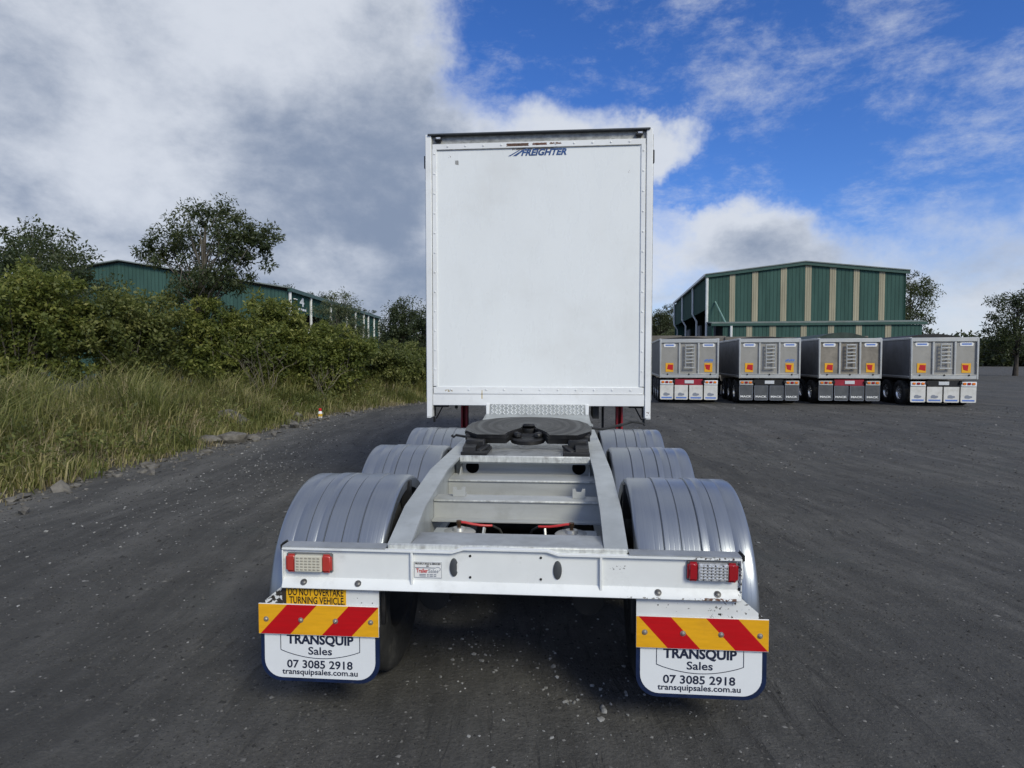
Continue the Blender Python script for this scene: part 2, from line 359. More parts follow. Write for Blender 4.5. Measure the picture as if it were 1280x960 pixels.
# ------------------------------------------------------------------ mesh builder
class MB:
    def __init__(self):
        self.bm = bmesh.new()
    def box(self, c, s, bev=0.0, rot=None, mi=0, seg=1):
        M = Matrix.Translation(c)
        if rot is not None:
            M = M @ Euler(rot).to_matrix().to_4x4()
        M = M @ Matrix.Diagonal((s[0], s[1], s[2], 1))
        r = bmesh.ops.create_cube(self.bm, size=1, matrix=M)
        vs = r['verts']
        fs = {f for v in vs for f in v.link_faces}
        for f in fs:
            f.material_index = mi
        if bev:
            es = list({e for v in vs for e in v.link_edges})
            bmesh.ops.bevel(self.bm, geom=es, offset=bev, segments=seg, affect='EDGES', clamp_overlap=True, material=mi)
        return self
    def prism(self, pts, axis, a, b, mi=0, mi_side=None):
        f3 = {'x': lambda p, w: (w, p[0], p[1]), 'y': lambda p, w: (p[0], w, p[1]), 'z': lambda p, w: (p[0], p[1], w)}[axis]
        va = [self.bm.verts.new(f3(p, a)) for p in pts]
        vb = [self.bm.verts.new(f3(p, b)) for p in pts]
        n = len(pts)
        fs = [self.bm.faces.new(va), self.bm.faces.new(vb[::-1])]
        for f in fs:
            f.material_index = mi
        for i in range(n):
            f = self.bm.faces.new((va[i], vb[i], vb[(i + 1) % n], va[(i + 1) % n]))
            f.material_index = mi if mi_side is None else mi_side
            fs.append(f)
        bmesh.ops.recalc_face_normals(self.bm, faces=fs)
        return self
    def tube(self, pts, r, n=8, mi=0, caps=True):
        pts = [Vector(p) for p in pts]
        rs = r if isinstance(r, (list, tuple)) else [r] * len(pts)
        rings = []
        up = None
        for i, p in enumerate(pts):
            d = (pts[min(i + 1, len(pts) - 1)] - pts[max(i - 1, 0)])
            if d.length < 1e-9:
                d = Vector((0, 0, 1))
            d.normalize()
            if up is None:
                up = d.orthogonal().normalized()
            else:
                up = (up - d * up.dot(d))
                up = up.normalized() if up.length > 1e-6 else d.orthogonal().normalized()
            w = d.cross(up)
            rings.append([self.bm.verts.new(p + (up * math.cos(2 * math.pi * k / n) + w * math.sin(2 * math.pi * k / n)) * rs[i]) for k in range(n)])
        for i in range(len(rings) - 1):
            for k in range(n):
                f = self.bm.faces.new((rings[i][k], rings[i][(k + 1) % n], rings[i + 1][(k + 1) % n], rings[i + 1][k]))
                f.material_index = mi
        if caps:
            self.bm.faces.new(rings[0][::-1]).material_index = mi
            self.bm.faces.new(rings[-1]).material_index = mi
        return self
    def lathe(self, prof, o, axis, n=24, mi=0):
        """prof: (radius, height along axis)"""
        ax = Vector(axis).normalized()
        u = ax.orthogonal().normalized()
        w = ax.cross(u)
        o = Vector(o)
        rings = []
        for (r, h) in prof:
            if r < 1e-6:
                rings.append([self.bm.verts.new(o + ax * h)])
            else:
                rings.append([self.bm.verts.new(o + ax * h + (u * math.cos(2 * math.pi * k / n) + w * math.sin(2 * math.pi * k / n)) * r) for k in range(n)])
        for i in range(len(rings) - 1):
            A, B = rings[i], rings[i + 1]
            for k in range(n):
                k2 = (k + 1) % n
                if len(A) == 1 and len(B) == 1:
                    continue
                if len(A) == 1:
                    f = self.bm.faces.new((A[0], B[k2], B[k]))
                elif len(B) == 1:
                    f = self.bm.faces.new((A[k], A[k2], B[0]))
                else:
                    f = self.bm.faces.new((A[k], A[k2], B[k2], B[k]))
                f.material_index = mi
        return self
    def poly(self, pts, mi=0):
        f = self.bm.faces.new([self.bm.verts.new(p) for p in pts])
        f.material_index = mi
        return self
    def build(self, name, mats, parent=None, angle=38, recalc=False):
        me = bpy.data.meshes.new(name)
        if recalc:
            bmesh.ops.recalc_face_normals(self.bm, faces=self.bm.faces[:])
        self.bm.to_mesh(me)
        self.bm.free()
        for m in (mats if isinstance(mats, (list, tuple)) else [mats]):
            me.materials.append(m)
        me.polygons.foreach_set('use_smooth', [True] * len(me.polygons))
        me.set_sharp_from_angle(angle=R(angle))
        return link(name, me, parent)

def link(name, data, parent=None):
    o = bpy.data.objects.new(name, data)
    C.objects.link(o)
    if parent is not None:
        o.parent = parent
    return o
def tag(o, label=None, cat=None, group=None, kind=None):
    if label:
        o['label'] = label
    if cat:
        o['category'] = cat
    if group:
        o['group'] = group
    if kind:
        o['kind'] = kind
    return o
def thing(name, label, cat, loc=(0, 0, 0), rz=0, group=None):
    o = link(name, None)
    o.location = loc
    o.rotation_euler = (0, 0, rz)
    return tag(o, label, cat, group)
def copy_tree(o, parent=None):
    c = o.copy()
    C.objects.link(c)
    c.parent = parent
    for ch in list(o.children):
        copy_tree(ch, c)
    return c
def bx(name, m, parent, c, s, bev=0.0, rot=None, seg=1):
    return MB().box(c, s, bev, rot, seg=seg).build(name, m, parent)

def lettering(txt, m, parent, x, y, z, width, cap, off=0.0, shear=0.0, name='lettering', rot=(math.pi / 2, 0, 0), depth=0.0012, spacing=1.0, align='C'):
    """flat print standing on a face: centre x, baseline z, scaled to a measured width and letter height"""
    cu = bpy.data.curves.new(name, 'FONT')
    cu.body = txt
    cu.size = 1.0
    cu.offset = off
    cu.shear = shear
    cu.space_character = spacing
    cu.extrude = 0.004
    cu.resolution_u = 3
    ob = bpy.data.objects.new(name, cu)
    C.objects.link(ob)
    dg = bpy.context.evaluated_depsgraph_get()
    me = bpy.data.meshes.new_from_object(ob.evaluated_get(dg))
    bpy.data.objects.remove(ob)
    bpy.data.curves.remove(cu)
    n = len(me.vertices)
    co = np.empty(n * 3, 'f')
    me.vertices.foreach_get('co', co)
    co = co.reshape(-1, 3)
    x0, x1 = co[:, 0].min(), co[:, 0].max()
    capref = 0.70
    out = np.empty_like(co)
    sx = width / (x1 - x0)
    sz = cap / capref
    lx = (co[:, 0] - (x0 + x1) / 2) * sx
    lz = co[:, 1] * sz
    ly = np.where(co[:, 2] > 0, depth / 2, -depth / 2)
    if rot == (math.pi / 2, 0, 0):
        out[:, 0], out[:, 1], out[:, 2] = x + lx, y - ly, z + lz
    else:                                   # print on a wall that faces +X
        out[:, 0], out[:, 1], out[:, 2] = x + ly, y + lx, z + lz
    me.vertices.foreach_set('co', out.ravel())
    me.materials.clear()
    me.materials.append(m)
    me.name = name
    return link(name, me, parent)

# ================================================================== SETTING
EDGE = [(-30, -9.5), (0, -7.6), (8, -6.6), (13, -6.2), (19.4, -6.15), (21.4, -5.6), (23.5, -4.95), (26.6, -3.65), (32, -1.0), (40, 2.0), (60, 3.0)]
ex = np.array([e[0] for e in EDGE], float)
ey = np.array([e[1] for e in EDGE], float)
def edge(Y):
    return np.interp(Y, ex, ey)
rng = np.random.default_rng(11)
def vnoise(x, y, s):
    return (np.sin(x * 1.7 / s + 1.3 * np.sin(y * 1.1 / s)) + np.sin(y * 2.3 / s + 1.7 * np.sin(x * .9 / s + 2)) + np.sin((x + y) * 1.3 / s + 4)) / 3
def verge_h(x, y):
    d = edge(y) + 0.18 * vnoise(x * 0, y, .5) - x
    s = np.clip(d / 1.6, 0, 1)
    s = s * s * (3 - 2 * s)
    return s * 0.16 + np.clip(d - 1.0, 0, 4) * 0.09 + s * (0.05 * vnoise(x, y, .45) + .06 * vnoise(x, y, 1.4)) - 0.03 * (d < 0)

def ground():
    # one sheet: dense near the yard, a few far rings to the horizon
    bm = bmesh.new()
    nx = [-3000, -800, -200, -60] + list(np.arange(-30, 31, 3.0)) + [60, 200, 800, 3000]
    ny = [-3000, -800, -200, -60] + list(np.arange(-30, 61, 3.0)) + [90, 200, 800, 3000]
    V = [[bm.verts.new((x, y, 0)) for y in ny] for x in nx]
    for i in range(len(nx) - 1):
        for j in range(len(ny) - 1):
            bm.faces.new((V[i][j], V[i + 1][j], V[i + 1][j + 1], V[i][j + 1]))
    me = bpy.data.meshes.new('ground')
    bm.to_mesh(me)
    bm.free()
    me.materials.append(ground_m)
    tag(link('ground', me), kind='structure')
ground()

def verge():
    ys = np.arange(-12, 52, .45)
    ds = np.concatenate([np.arange(-.3, 3.2, .22), np.arange(3.2, 12, .9), [16, 24, 40]])
    V, F = [], []
    for y in ys:
        for d in ds:
            x = edge(y) - d
            V.append((x, y, float(verge_h(np.array(x), np.array(y))) + .004 if d > 0 else -.03))
    n = len(ds)
    for i in range(len(ys) - 1):
        for j in range(n - 1):
            F.append((i * n + j, i * n + j + 1, (i + 1) * n + j + 1, (i + 1) * n + j))
    me = bpy.data.meshes.new('verge')
    me.from_pydata(V, [], F)
    me.materials.append(verge_m)
    me.polygons.foreach_set('use_smooth', [True] * len(me.polygons))
    tag(link('verge', me), kind='structure')
verge()

def np_mesh(name, co, faces_n, mats, parent=None):
    """co: (n*k,3) loose polygons of k verts each"""
    k = faces_n
    n = len(co) // k
    me = bpy.data.meshes.new(name)
    me.vertices.add(n * k)
    me.vertices.foreach_set('co', np.ascontiguousarray(co, 'f').ravel())
    me.loops.add(n * k)
    me.loops.foreach_set('vertex_index', np.arange(n * k, dtype='i'))
    me.polygons.add(n)
    me.polygons.foreach_set('loop_start', np.arange(0, n * k, k, dtype='i'))
    me.update(calc_edges=True)
    for m in mats:
        me.materials.append(m)
    return link(name, me, parent)

def leaves(centers, radii, per, size, droop=.3, aspect=.42, flat=1.0, seed=0):
    g = np.random.default_rng(seed)
    n = len(centers)
    c = np.repeat(centers, per, 0)
    r = np.repeat(radii, per)
    d = g.normal(size=(n * per, 3))
    d /= np.linalg.norm(d, axis=1)[:, None]
    rad = r * (g.random(n * per) ** .45)
    off = d * rad[:, None]
    off[:, 2] *= flat
    p = c + off
    a = g.normal(size=p.shape) + d * .6
    a[:, 2] -= droop
    a /= np.linalg.norm(a, axis=1)[:, None]
    face = d * .9 + g.normal(size=p.shape) * .75
    face[:, 2] += .55
    b = np.cross(face, a)
    b /= np.linalg.norm(b, axis=1)[:, None] + 1e-9
    L = size * g.uniform(.6, 1.35, n * per)[:, None]
    w = L * aspect * .5
    nn = np.cross(a, b)
    q = np.stack([p, p + a * L * .45 + b * w + nn * L * .06, p + a * L, p + a * L * .45 - b * w + nn * L * .06], 1)
    return q.reshape(-1, 3)

bark_grey = mat('grey_bark', (0.13, 0.115, 0.095), .9, var=.35, vs=6, bump=.5, bs=18, stretch=(1, 1, .3))
bark_dark = mat('dark_bark', (0.06, 0.05, 0.042), .9, var=.35, vs=6, bump=.5, bs=18, stretch=(1, 1, .3))
leaf_gum = leafmat('gum_leaf', (0.020, 0.032, 0.013), (0.050, 0.068, 0.026), (0.085, 0.095, 0.04))
leaf_shrub = leafmat('shrub_leaf', (0.060, 0.085, 0.020), (0.165, 0.190, 0.042), (0.30, 0.30, 0.085), .44)
leaf_shrub2 = leafmat('olive_shrub_leaf', (0.060, 0.080, 0.024), (0.155, 0.175, 0.050), (0.27, 0.27, 0.10), .42)
leaf_pale = leafmat('pale_wattle_leaf', (0.050, 0.068, 0.032), (0.100, 0.120, 0.060), (0.15, 0.165, 0.09))
leaf_dark = leafmat('dark_tree_leaf', (0.014, 0.024, 0.010), (0.036, 0.052, 0.020), (0.06, 0.078, 0.03), .2)
leaf_far = leafmat('far_tree_leaf', (0.018, 0.026, 0.011), (0.046, 0.058, 0.024), (0.075, 0.085, 0.04), .2)
grass_m = leafmat('verge_grass', (0.085, 0.108, 0.026), (0.245, 0.245, 0.078), (0.44, 0.38, 0.19), .4)
dry_m = leafmat('dry_grass', (0.20, 0.165, 0.09), (0.37, 0.30, 0.175), (0.48, 0.41, 0.27), .35)

def plant(name, label, cat, loc, blobs, nclump, clump_r, per, leaf, leafsize, bark, trunk_r, trunk_top, seed, group=None, droop=.3, aspect=.42, stems=None, twig=True, kind_crown='crown'):
    """blobs: ellipsoids (dx,dy,z, rx,ry,rz) filled with leaf clumps; limbs run from the trunk to clumps"""
    g = np.random.default_rng(seed)
    root = thing(name, label, cat, loc, 0, group)
    vol = np.array([b[3] * b[4] * b[5] for b in blobs]) ** .75
    which = g.choice(len(blobs), nclump, p=vol / vol.sum())
    d = g.normal(size=(nclump, 3))
    d /= np.linalg.norm(d, axis=1)[:, None]
    rr = g.random(nclump) ** .38
    B = np.array(blobs)[which]
    cs = B[:, :3] + d * rr[:, None] * B[:, 3:]
    cs[:, 2] = np.maximum(cs[:, 2], clump_r * .5)
    rad = clump_r * g.uniform(.4, 1.35, nclump)
    if stems:
        out = rr > .86
        cs[out] += d[out] * g.uniform(.0, .32, out.sum())[:, None]
        rad[out] *= .75
    q = leaves(cs, rad, per, leafsize, droop, aspect, .8, seed + 1)
    np_mesh(kind_crown, q, 4, [leaf], root)
    mb = MB()
    if stems:
        for k in range(stems):
            c = cs[g.integers(nclump)]
            b0 = Vector((g.normal() * .25, g.normal() * .25, -.1))
            mid = Vector((b0.x * .5 + c[0] * .45 + g.normal() * .1, b0.y * .5 + c[1] * .45, c[2] * .45))
            mb.tube([b0, mid, Vector(c)], [trunk_r, trunk_r * .7, trunk_r * .25], 5)
    else:
        top = Vector(trunk_top)
        n = 5
        pts = [Vector((top.x * (k / n) ** 1.3 + g.normal() * .04 * top.z / 6, top.y * (k / n) ** 1.3 + g.normal() * .04 * top.z / 6, -.2 + (top.z + .2) * k / n)) for k in range(n + 1)]
        mb.tube(pts, [trunk_r * (1.25 if k == 0 else 1 - .75 * k / n) for k in range(n + 1)], 9)
        nl = min(nclump, 46)
        for i in g.choice(nclump, nl, replace=False):
            c = Vector(cs[i])
            f = float(np.clip((c.z / max(top.z, .1)) * .62 + g.normal() * .06, .28, .97))
            kk = f * n
            i0 = min(int(kk), n - 1)
            a = pts[i0].lerp(pts[i0 + 1], kk - i0)
            m1 = a.lerp(c, .5) + Vector((g.normal(), g.normal(), g.normal() + .5)) * (c - a).length * .09
            r0 = trunk_r * .34 * (1 - f * .6)
            mb.tube([a, m1, c], [r0, r0 * .6, r0 * .16], 5, caps=False)
    mb.build('trunk' if not stems else 'stems', bark, root)
    return root

# ------------------------------------------------------------------ sheds
def clad_mat(name, col, scale=18.0, axis=0, rough=.45):
    m = bpy.data.materials.new(name)
    m.use_nodes = True
    m.node_tree.nodes.clear()
    t = NT(m.node_tree)
    co = t.n('ShaderNodeTexCoord').outputs['Object']
    sp = t.n('ShaderNodeSeparateXYZ', {0: co}).outputs[axis]
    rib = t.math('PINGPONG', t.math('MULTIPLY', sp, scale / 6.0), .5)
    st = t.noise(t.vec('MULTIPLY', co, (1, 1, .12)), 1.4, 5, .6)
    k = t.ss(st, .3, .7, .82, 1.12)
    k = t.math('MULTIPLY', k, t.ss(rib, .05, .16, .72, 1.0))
    c = t.vec('SCALE', (*col,))
    t.set(c.node.inputs['Scale'], k)
    b = t.n('ShaderNodeBsdfPrincipled', {'Base Color': c, 'Roughness': .75, 'Specular IOR Level': .12})
    bp = t.n('ShaderNodeBump', {'Strength': .5, 'Distance': .03, 'Height': t.ss(rib, .05, .2)})
    t.set(b.inputs['Normal'], bp.outputs[0])
    t.n('ShaderNodeOutputMaterial', {'Surface': b.outputs[0]})
    return m
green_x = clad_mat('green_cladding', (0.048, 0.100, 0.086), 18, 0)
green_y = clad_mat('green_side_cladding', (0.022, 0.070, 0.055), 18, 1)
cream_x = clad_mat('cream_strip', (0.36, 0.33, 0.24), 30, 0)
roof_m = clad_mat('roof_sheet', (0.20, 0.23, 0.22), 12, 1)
trim_green = mat('green_trim', (0.025, 0.075, 0.058), .45, var=.1)
trim_white = mat('white_downpipe', (0.72, 0.73, 0.71), .5, var=.08)
dark_in = mat('shed_inner_shade', (0.03, 0.032, 0.035), .9, var=.3, vs=.5)  # near-black, the shade inside the open bays put into the colour
grey_panel = mat('grey_precast', (0.17, 0.18, 0.19), .8, var=.15, vs=1.0)
conc = mat('concrete_wall_panel', (0.155, 0.140, 0.122), .9, var=.22, vs=.8, bump=.2, bs=12, dirt=(.09, .08, .07, .5), dirtscale=.9)

def right_shed():
    # local frame: gable along x from the near corner (0) to 17 m, side wall runs back along +y
    t = thing('industrial_shed', 'large green shed with cream vertical strips behind the parked tipper trailers', 'shed', (18.9, 60.0, 0), R(-9.0))
    Wd, L, E, Rg = 17.6, 30.6, 9.95, 10.95
    roofz = lambda x: E + (Rg - E) * (1 - abs(x - Wd / 2) / (Wd / 2))
    zlow = 5.05
    # gable cladding panels between the cream strips
    st = [(2.02, 2.52), (4.08, 4.62), (6.66, 7.2), (8.85, 9.4), (11.0, 11.55), (13.1, 13.6), (15.3, 15.8)]
    xs = [0.0]
    for a, b in st:
        xs += [a, b]
    xs.append(Wd)
    for i in range(len(xs) - 1):
        a, b = xs[i], xs[i + 1]
        strip = i % 2 == 1
        pts = [(a, zlow), (b, zlow)] + ([(b, roofz(b) - .05)] + ([(Wd / 2, Rg - .05)] if a < Wd / 2 < b else []) + [(a, roofz(a) - .05)])
        y0 = -.03 if strip else 0.0
        MB().prism(pts, 'y', y0, .12).build('translucent_strip' if strip else 'cladding_panel', cream_x if strip else green_x, t)
    # barge trim along the roof line, roof sheets
    for (xa, xb) in ((-.25, Wd / 2), (Wd / 2, Wd + .25)):
        za, zb = roofz(xa), roofz(xb)
        MB().prism([(xa, za - .22), (xb, zb - .22), (xb, zb + .06), (xa, za + .06)], 'y', -.22, -.06).build('barge_board', trim_green if xa < 0 else trim_green, t)
        MB().prism([(xa, za + .07), (xb, zb + .07), (xb, zb + .16), (xa, za + .16)], 'y', -.3, L).build('roof', roof_m, t)
    # side wall toward the yard: upper cladding per bay, dark opening below, white downpipes
    ub = 6.75
    for k in range(3):
        y0, y1 = k * 10.2, (k + 1) * 10.2
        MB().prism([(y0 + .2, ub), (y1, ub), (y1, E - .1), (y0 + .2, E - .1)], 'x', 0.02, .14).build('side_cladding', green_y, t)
        bx('precast_panel', grey_panel, t, (1.6, y0 + 7.6, 3.0), (.2, 4.2, 6.0))
        pm = MB()
        ztop = E - .1
        pm.tube([(-.10, y1, ztop), (-.10, y1, ub + .2), (.35, y1, ub - .6), (.35, y1, 0)], .12, 6)
        pm.build('downpipe', trim_white, t)
    MB().tube([(-.08, -.05, E), (-.08, -.05, 0)], .13, 6).build('downpipe', trim_white, t)
    bx('gutter', trim_white, t, (-.2, L / 2, E + .05), (.22, L, .22))
    bx('dark_backing', dark_in, t, (5.0, L / 2, 4.5), (.2, L - .3, 8.8))  # dark sheet set inside the bays in place of their shade
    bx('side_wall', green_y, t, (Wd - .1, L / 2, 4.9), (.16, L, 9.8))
    bx('end_wall', green_x, t, (Wd / 2, L, 4.9), (Wd, .16, 9.8))
    bx('mezzanine_slab', grey_panel, t, (2.6, 5.5, 3.9), (4.4, 8.5, .25))
    # lean-to in front of the gable
    bx('fascia', trim_green, t, (Wd / 2 + .1, -3.3, 5.02), (Wd + .5, .14, .22))
    MB().prism([(-3.3, 5.14), (.0, 5.4), (.0, 5.48), (-3.3, 5.22)], 'x', -.1, Wd + .3).build('lean_to_roof', roof_m, t)
    ls = [(2.95, 3.45), (4.95, 5.5), (7.6, 8.1), (9.9, 10.4), (12.2, 12.7), (14.6, 15.1)]
    xs = [0.9]
    for a, b in ls:
        xs += [a, b]
    xs.append(Wd)
    for i in range(len(xs) - 1):
        strip = i % 2 == 1
        a, b = xs[i], xs[i + 1]
        MB().prism([(a, 0), (b, 0), (b, 4.9), (a, 4.9)], 'y', -3.2 - (.03 if strip else 0), -3.08).build('translucent_strip' if strip else 'cladding_panel', cream_x if strip else green_x, t)
    bx('lean_to_end', green_y, t, (.02, -1.6, 2.5), (.12, 3.1, 4.95))
    MB().tube([(1.6, -3.35, 4.9), (1.6, -3.35, 0)], .11, 6).build('downpipe', trim_white, t)
    MB().tube([(.7, -.08, 7.4), (1.25, -2.9, 5.1)], .07, 6).build('brace', mat('pale_green_brace', (.2, .33, .28), .5), t)
right_shed()

def left_shed():
    # long wall faces the yard (+x side); near gable faces the camera
    t = thing('industrial_shed', 'long green shed numbered 4 standing behind the roadside shrubs', 'shed', (-19.9, 55.5, 0), R(0.0))
    E, Rg, Wd, L = 8.05, 10.6, 30.0, 37.0
    cy = [0, 5.7, 12.4, 19.0, 23.0, 27.4, 30.0, 33.6, 37.0]
    for i in range(len(cy) - 1):
        a, b = cy[i], cy[i + 1]
        zb = 6.15 if i < 5 else 3.2
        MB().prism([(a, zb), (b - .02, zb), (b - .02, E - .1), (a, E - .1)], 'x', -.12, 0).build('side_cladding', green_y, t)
    for y in cy:
        MB().tube([(.08, y, E - .1), (.08, y, 5.0), (-.3, y, 4.3), (-.3, y, 0)], .13, 6).build('downpipe', trim_white, t)
    bx('gutter', trim_green, t, (.12, L / 2, E), (.3, L + .6, .32))
    bx('dark_backing', dark_in, t, (-5, L / 2, 3.8), (.2, L - 1, 7.4))  # near-black sheet that stands for the shade behind the openings
    MB().prism([(-Wd, 0), (-.14, 0), (-.14, E - .1), (-Wd / 2, Rg - .1), (-Wd, E - .1)], 'y', .02, .16).build('gable_cladding', green_x, t)
    MB().prism([(-Wd, 0), (-.14, 0), (-.14, E - .1), (-Wd / 2, Rg - .1), (-Wd, E - .1)], 'y', L - .14, L).build('gable_cladding', green_x, t)
    MB().prism([(-Wd / 2, Rg), (.2, E + .1), (.2, E + .2), (-Wd / 2, Rg + .1)], 'y', -.4, L + .3).build('roof', roof_m, t)
    MB().prism([(-Wd - .2, E + .1), (-Wd / 2, Rg), (-Wd / 2, Rg + .1), (-Wd - .2, E + .2)], 'y', -.4, L + .3).build('roof', roof_m, t)
    wp = mat('white_sign_print', (.75, .76, .75), .5)
    lettering('4', wp, t, .012, 3.3, 6.88, 1.25, .78, off=.03, rot='x', name='number')
    mb = MB()
    for k, (a, b) in enumerate(((2.1, 2.75), (2.85, 3.3), (3.4, 3.95), (4.05, 4.5))):
        mb.box((.012, (a + b) / 2, 6.55), (.01, b - a, .2))
    mb.build('small_print', wp, t)
    bx('wall_light', wp, t, (.1, 1.3, 7.35), (.18, .7, .1), .03)
left_shed()

def yard_wall():
    t = thing('retaining_wall', 'low brown concrete panel wall behind the tipper trailers', 'wall', (10.0, 44.0, 0), R(-9.0))
    for k in range(8):
        bx('wall_panel', conc, t, (-4 + k * 3.0 + 1.5, 0, 1.79 - .025 * k), (2.97, .22, 3.58 - .05 * k), .02)
        bx('wall_post', conc, t, (-4 + k * 3.0, -.16, 1.72), (.22, .16, 3.4), .02)
yard_wall()

# ------------------------------------------------------------------ trees and shrubs
H = lambda x, y: float(verge_h(np.array(float(x)), np.array(float(y))))
plant('gum_tree', 'tall gum tree with open dark crown at the far left above the shrubs', 'tree', (-11.1, 22.0, H(-11.1, 22)),
      [(.4, 0, 6.0, 1.3, 1.4, .9), (1.6, .1, 5.2, 1.0, 1.1, .75), (-.9, .3, 5.0, 1.3, 1.2, 1.0), (1.0, -.2, 4.2, .9, 1, .6), (2.2, 0, 5.6, .75, .7, .5), (-.2, 0, 3.7, 1.1, 1.0, .55), (.9, .1, 2.9, .7, .8, .5)],
      150, .36, 110, leaf_gum, .135, bark_grey, .17, (.3, 0, 6.0), 21, aspect=.36, droop=.5)
# roadside shrubs, left to right
sh = [('broad glossy shrub at the left side of the roadside thicket below the gum tree', (-9.7, 21.5), [(0, 0, 1.2, 1.7, 1.3, 1.0), (.5, -.2, 2.2, 1.0, 1.0, .8), (-.9, 0, 2.5, 1.1, 1.0, .8)], 175, leaf_shrub),
      ('tallest bright green shrub under the shed with the number 4', (-8.5, 23.0), [(0, 0, 1.3, 1.5, 1.2, 1.1), (-.2, 0, 2.6, 1.0, .9, .8), (-.35, 0, 3.25, .55, .55, .5), (.9, .1, 1.7, .8, .8, .6)], 170, leaf_shrub),
      ('rounded green shrub right of the tallest shrub in front of the pale wattle', (-7.0, 24.2), [(0, 0, 1.2, 1.4, 1.2, 1.0), (-.2, .1, 2.2, 1.1, .9, .75), (.7, 0, 1.9, .8, .8, .65)], 160, leaf_shrub),
      ('olive shrub between the rounded shrub and the white box body', (-6.0, 28.2), [(0, 0, 1.1, 1.7, 1.2, .9), (.4, 0, 1.6, 1.0, 1.0, .6), (-1.0, 0, 1.8, .8, .8, .6)], 150, leaf_shrub2),
      ('low dense shrub against the left edge of the white box body', (-4.4, 30.5), [(0, 0, .9, 1.7, 1.2, .8), (-.6, 0, 1.6, .8, .8, .6), (.7, 0, 1.3, .8, .8, .5)], 150, leaf_shrub2)]
for i, (lb, (x, y), bl, nc, lf) in enumerate(sh):
    plant('roadside_shrub', lb, 'shrub', (x, y, H(x, y)), bl, int(nc * 1.45), .34, 110, lf, .125, bark_grey, .035, None, 40 + i, 'shrubs along the roadside', stems=26, droop=.15, aspect=.5, kind_crown='foliage')
# shrubs continuing to the left of the gum tree
for i, (lb, (x, y), s) in enumerate([('wide shrub immediately left of the gum tree trunk', (-12.6, 20.2), 1.15), ('tall shrub two places left of the gum tree', (-14.6, 18.6), 1.3), ('last dark shrub at the left end of the thicket', (-16.6, 20.5), 1.5)]):
    plant('roadside_shrub', lb, 'shrub', (x, y, H(x, y)), [(0, 0, 1.5 * s, 1.5 * s, 1.4 * s, 1.2 * s), (.4, 0, 2.4 * s, 1.0 * s, s, .8 * s)], 200, .38, 105, [leaf_shrub2, leaf_shrub, leaf_dark][i], .13, bark_grey, .035, None, 60 + i, 'shrubs along the roadside', stems=20, droop=.15, aspect=.5, kind_crown='foliage')
for i, (lb, (x, y), s_) in enumerate([('shrub standing behind the gap left of the gum tree, under the shed gable', (-14.2, 25.5), 1.15), ('shrub standing behind the broad glossy shrub, near the shed gable', (-11.6, 26.5), 1.1)]):
    plant('roadside_shrub', lb, 'shrub', (x, y, H(x, y)), [(0, 0, 1.2 * s_, 1.7 * s_, 1.2 * s_, 1.1 * s_), (.4, 0, 2.1 * s_, 1.1 * s_, s_, .8 * s_)], 190, .38, 85, [leaf_shrub2, leaf_pale][i], .12, bark_grey, .03, None, 160 + i, 'shrubs along the roadside', stems=16, droop=.2, aspect=.45, kind_crown='foliage')
def bare_shrub(label, x, y, hgt, seed):
    g = np.random.default_rng(seed)
    t = thing('bare_shrub', label, 'shrub', (x, y, H(x, y) - .05), 0, 'leafless shrubs in the verge')
    mb = MB()
    def grow(p, d, ln, r, lv):
        q = p + d * ln
        m = p + d * ln * .5 + Vector(g.normal(size=3)) * ln * .06
        mb.tube([p, m, q], [r, r * .85, r * .65], 5, caps=False)
        if lv:
            for k in range(2 if lv < 3 else 3):
                d2 = (d + Vector((g.normal() * .5, g.normal() * .5, abs(g.normal()) * .3))).normalized()
                grow(q if k == 0 else m.lerp(q, .5), d2, ln * g.uniform(.55, .9), r * .62, lv - 1)
    for k in range(4):
        a = g.uniform(0, 6.28)
        grow(Vector((g.normal() * .12, g.normal() * .12, 0)), Vector((math.cos(a) * .55, math.sin(a) * .4, 1)).normalized(), hgt * g.uniform(.3, .45), .016, 3)
    mb.build('branches', mat('bleached_twig', (.17, .145, .115), .9, var=.3, vs=5), t)
bare_shrub('leafless grey shrub in front of the tallest green shrub', -8.15, 20.6, 2.5, 301)
bare_shrub('small leafless shrub leaning right between grass and rounded green shrub', -7.0, 22.3, 1.7, 303)
plant('wattle_tree', 'pale grey green wattle rising in front of the long green shed', 'tree', (-10.9, 39, .4), [(0, 0, 3.9, 1.5, 1.4, 1.5), (.2, 0, 5.0, .9, .9, .9), (.7, 0, 3.1, 1.2, 1, 1.0)], 110, .5, 75, leaf_pale, .16, bark_grey, .12, (0, 0, 4.8), 71, aspect=.3, droop=.4)
plant('dark_tree', 'dark bushy tree with broken top left of the white box body', 'tree', (-9.2, 52, 0), [(0, 0, 4.0, 2.0, 1.8, 2.6), (.3, 0, 5.8, 1.3, 1.2, 1.1), (-.9, 0, 4.2, 1.1, 1, 1.2), (1.5, 0, 4.6, 1.1, 1, 1.5)], 150, .6, 70, leaf_dark, .2, bark_dark, .2, (0, 0, 6), 72, aspect=.4)
plant('dark_tree', 'dark tree partly hidden behind the left edge of the white box body', 'tree', (-6.6, 50, 0), [(0, 0, 3.4, 1.9, 1.8, 2.6), (.3, 0, 5.0, 1.4, 1.2, 1.3)], 130, .6, 70, leaf_dark, .2, bark_dark, .2, (0, 0, 5.4), 73, aspect=.4)
plant('dark_tree', 'small round tree at the far end of the long green shed', 'tree', (-17.2, 96, 0), [(0, 0, 5.6, 2.6, 2, 2.2), (0, 0, 3, 2.4, 2, 2)], 90, .8, 60, leaf_dark, .28, bark_dark, .2, (0, 0, 6), 74)
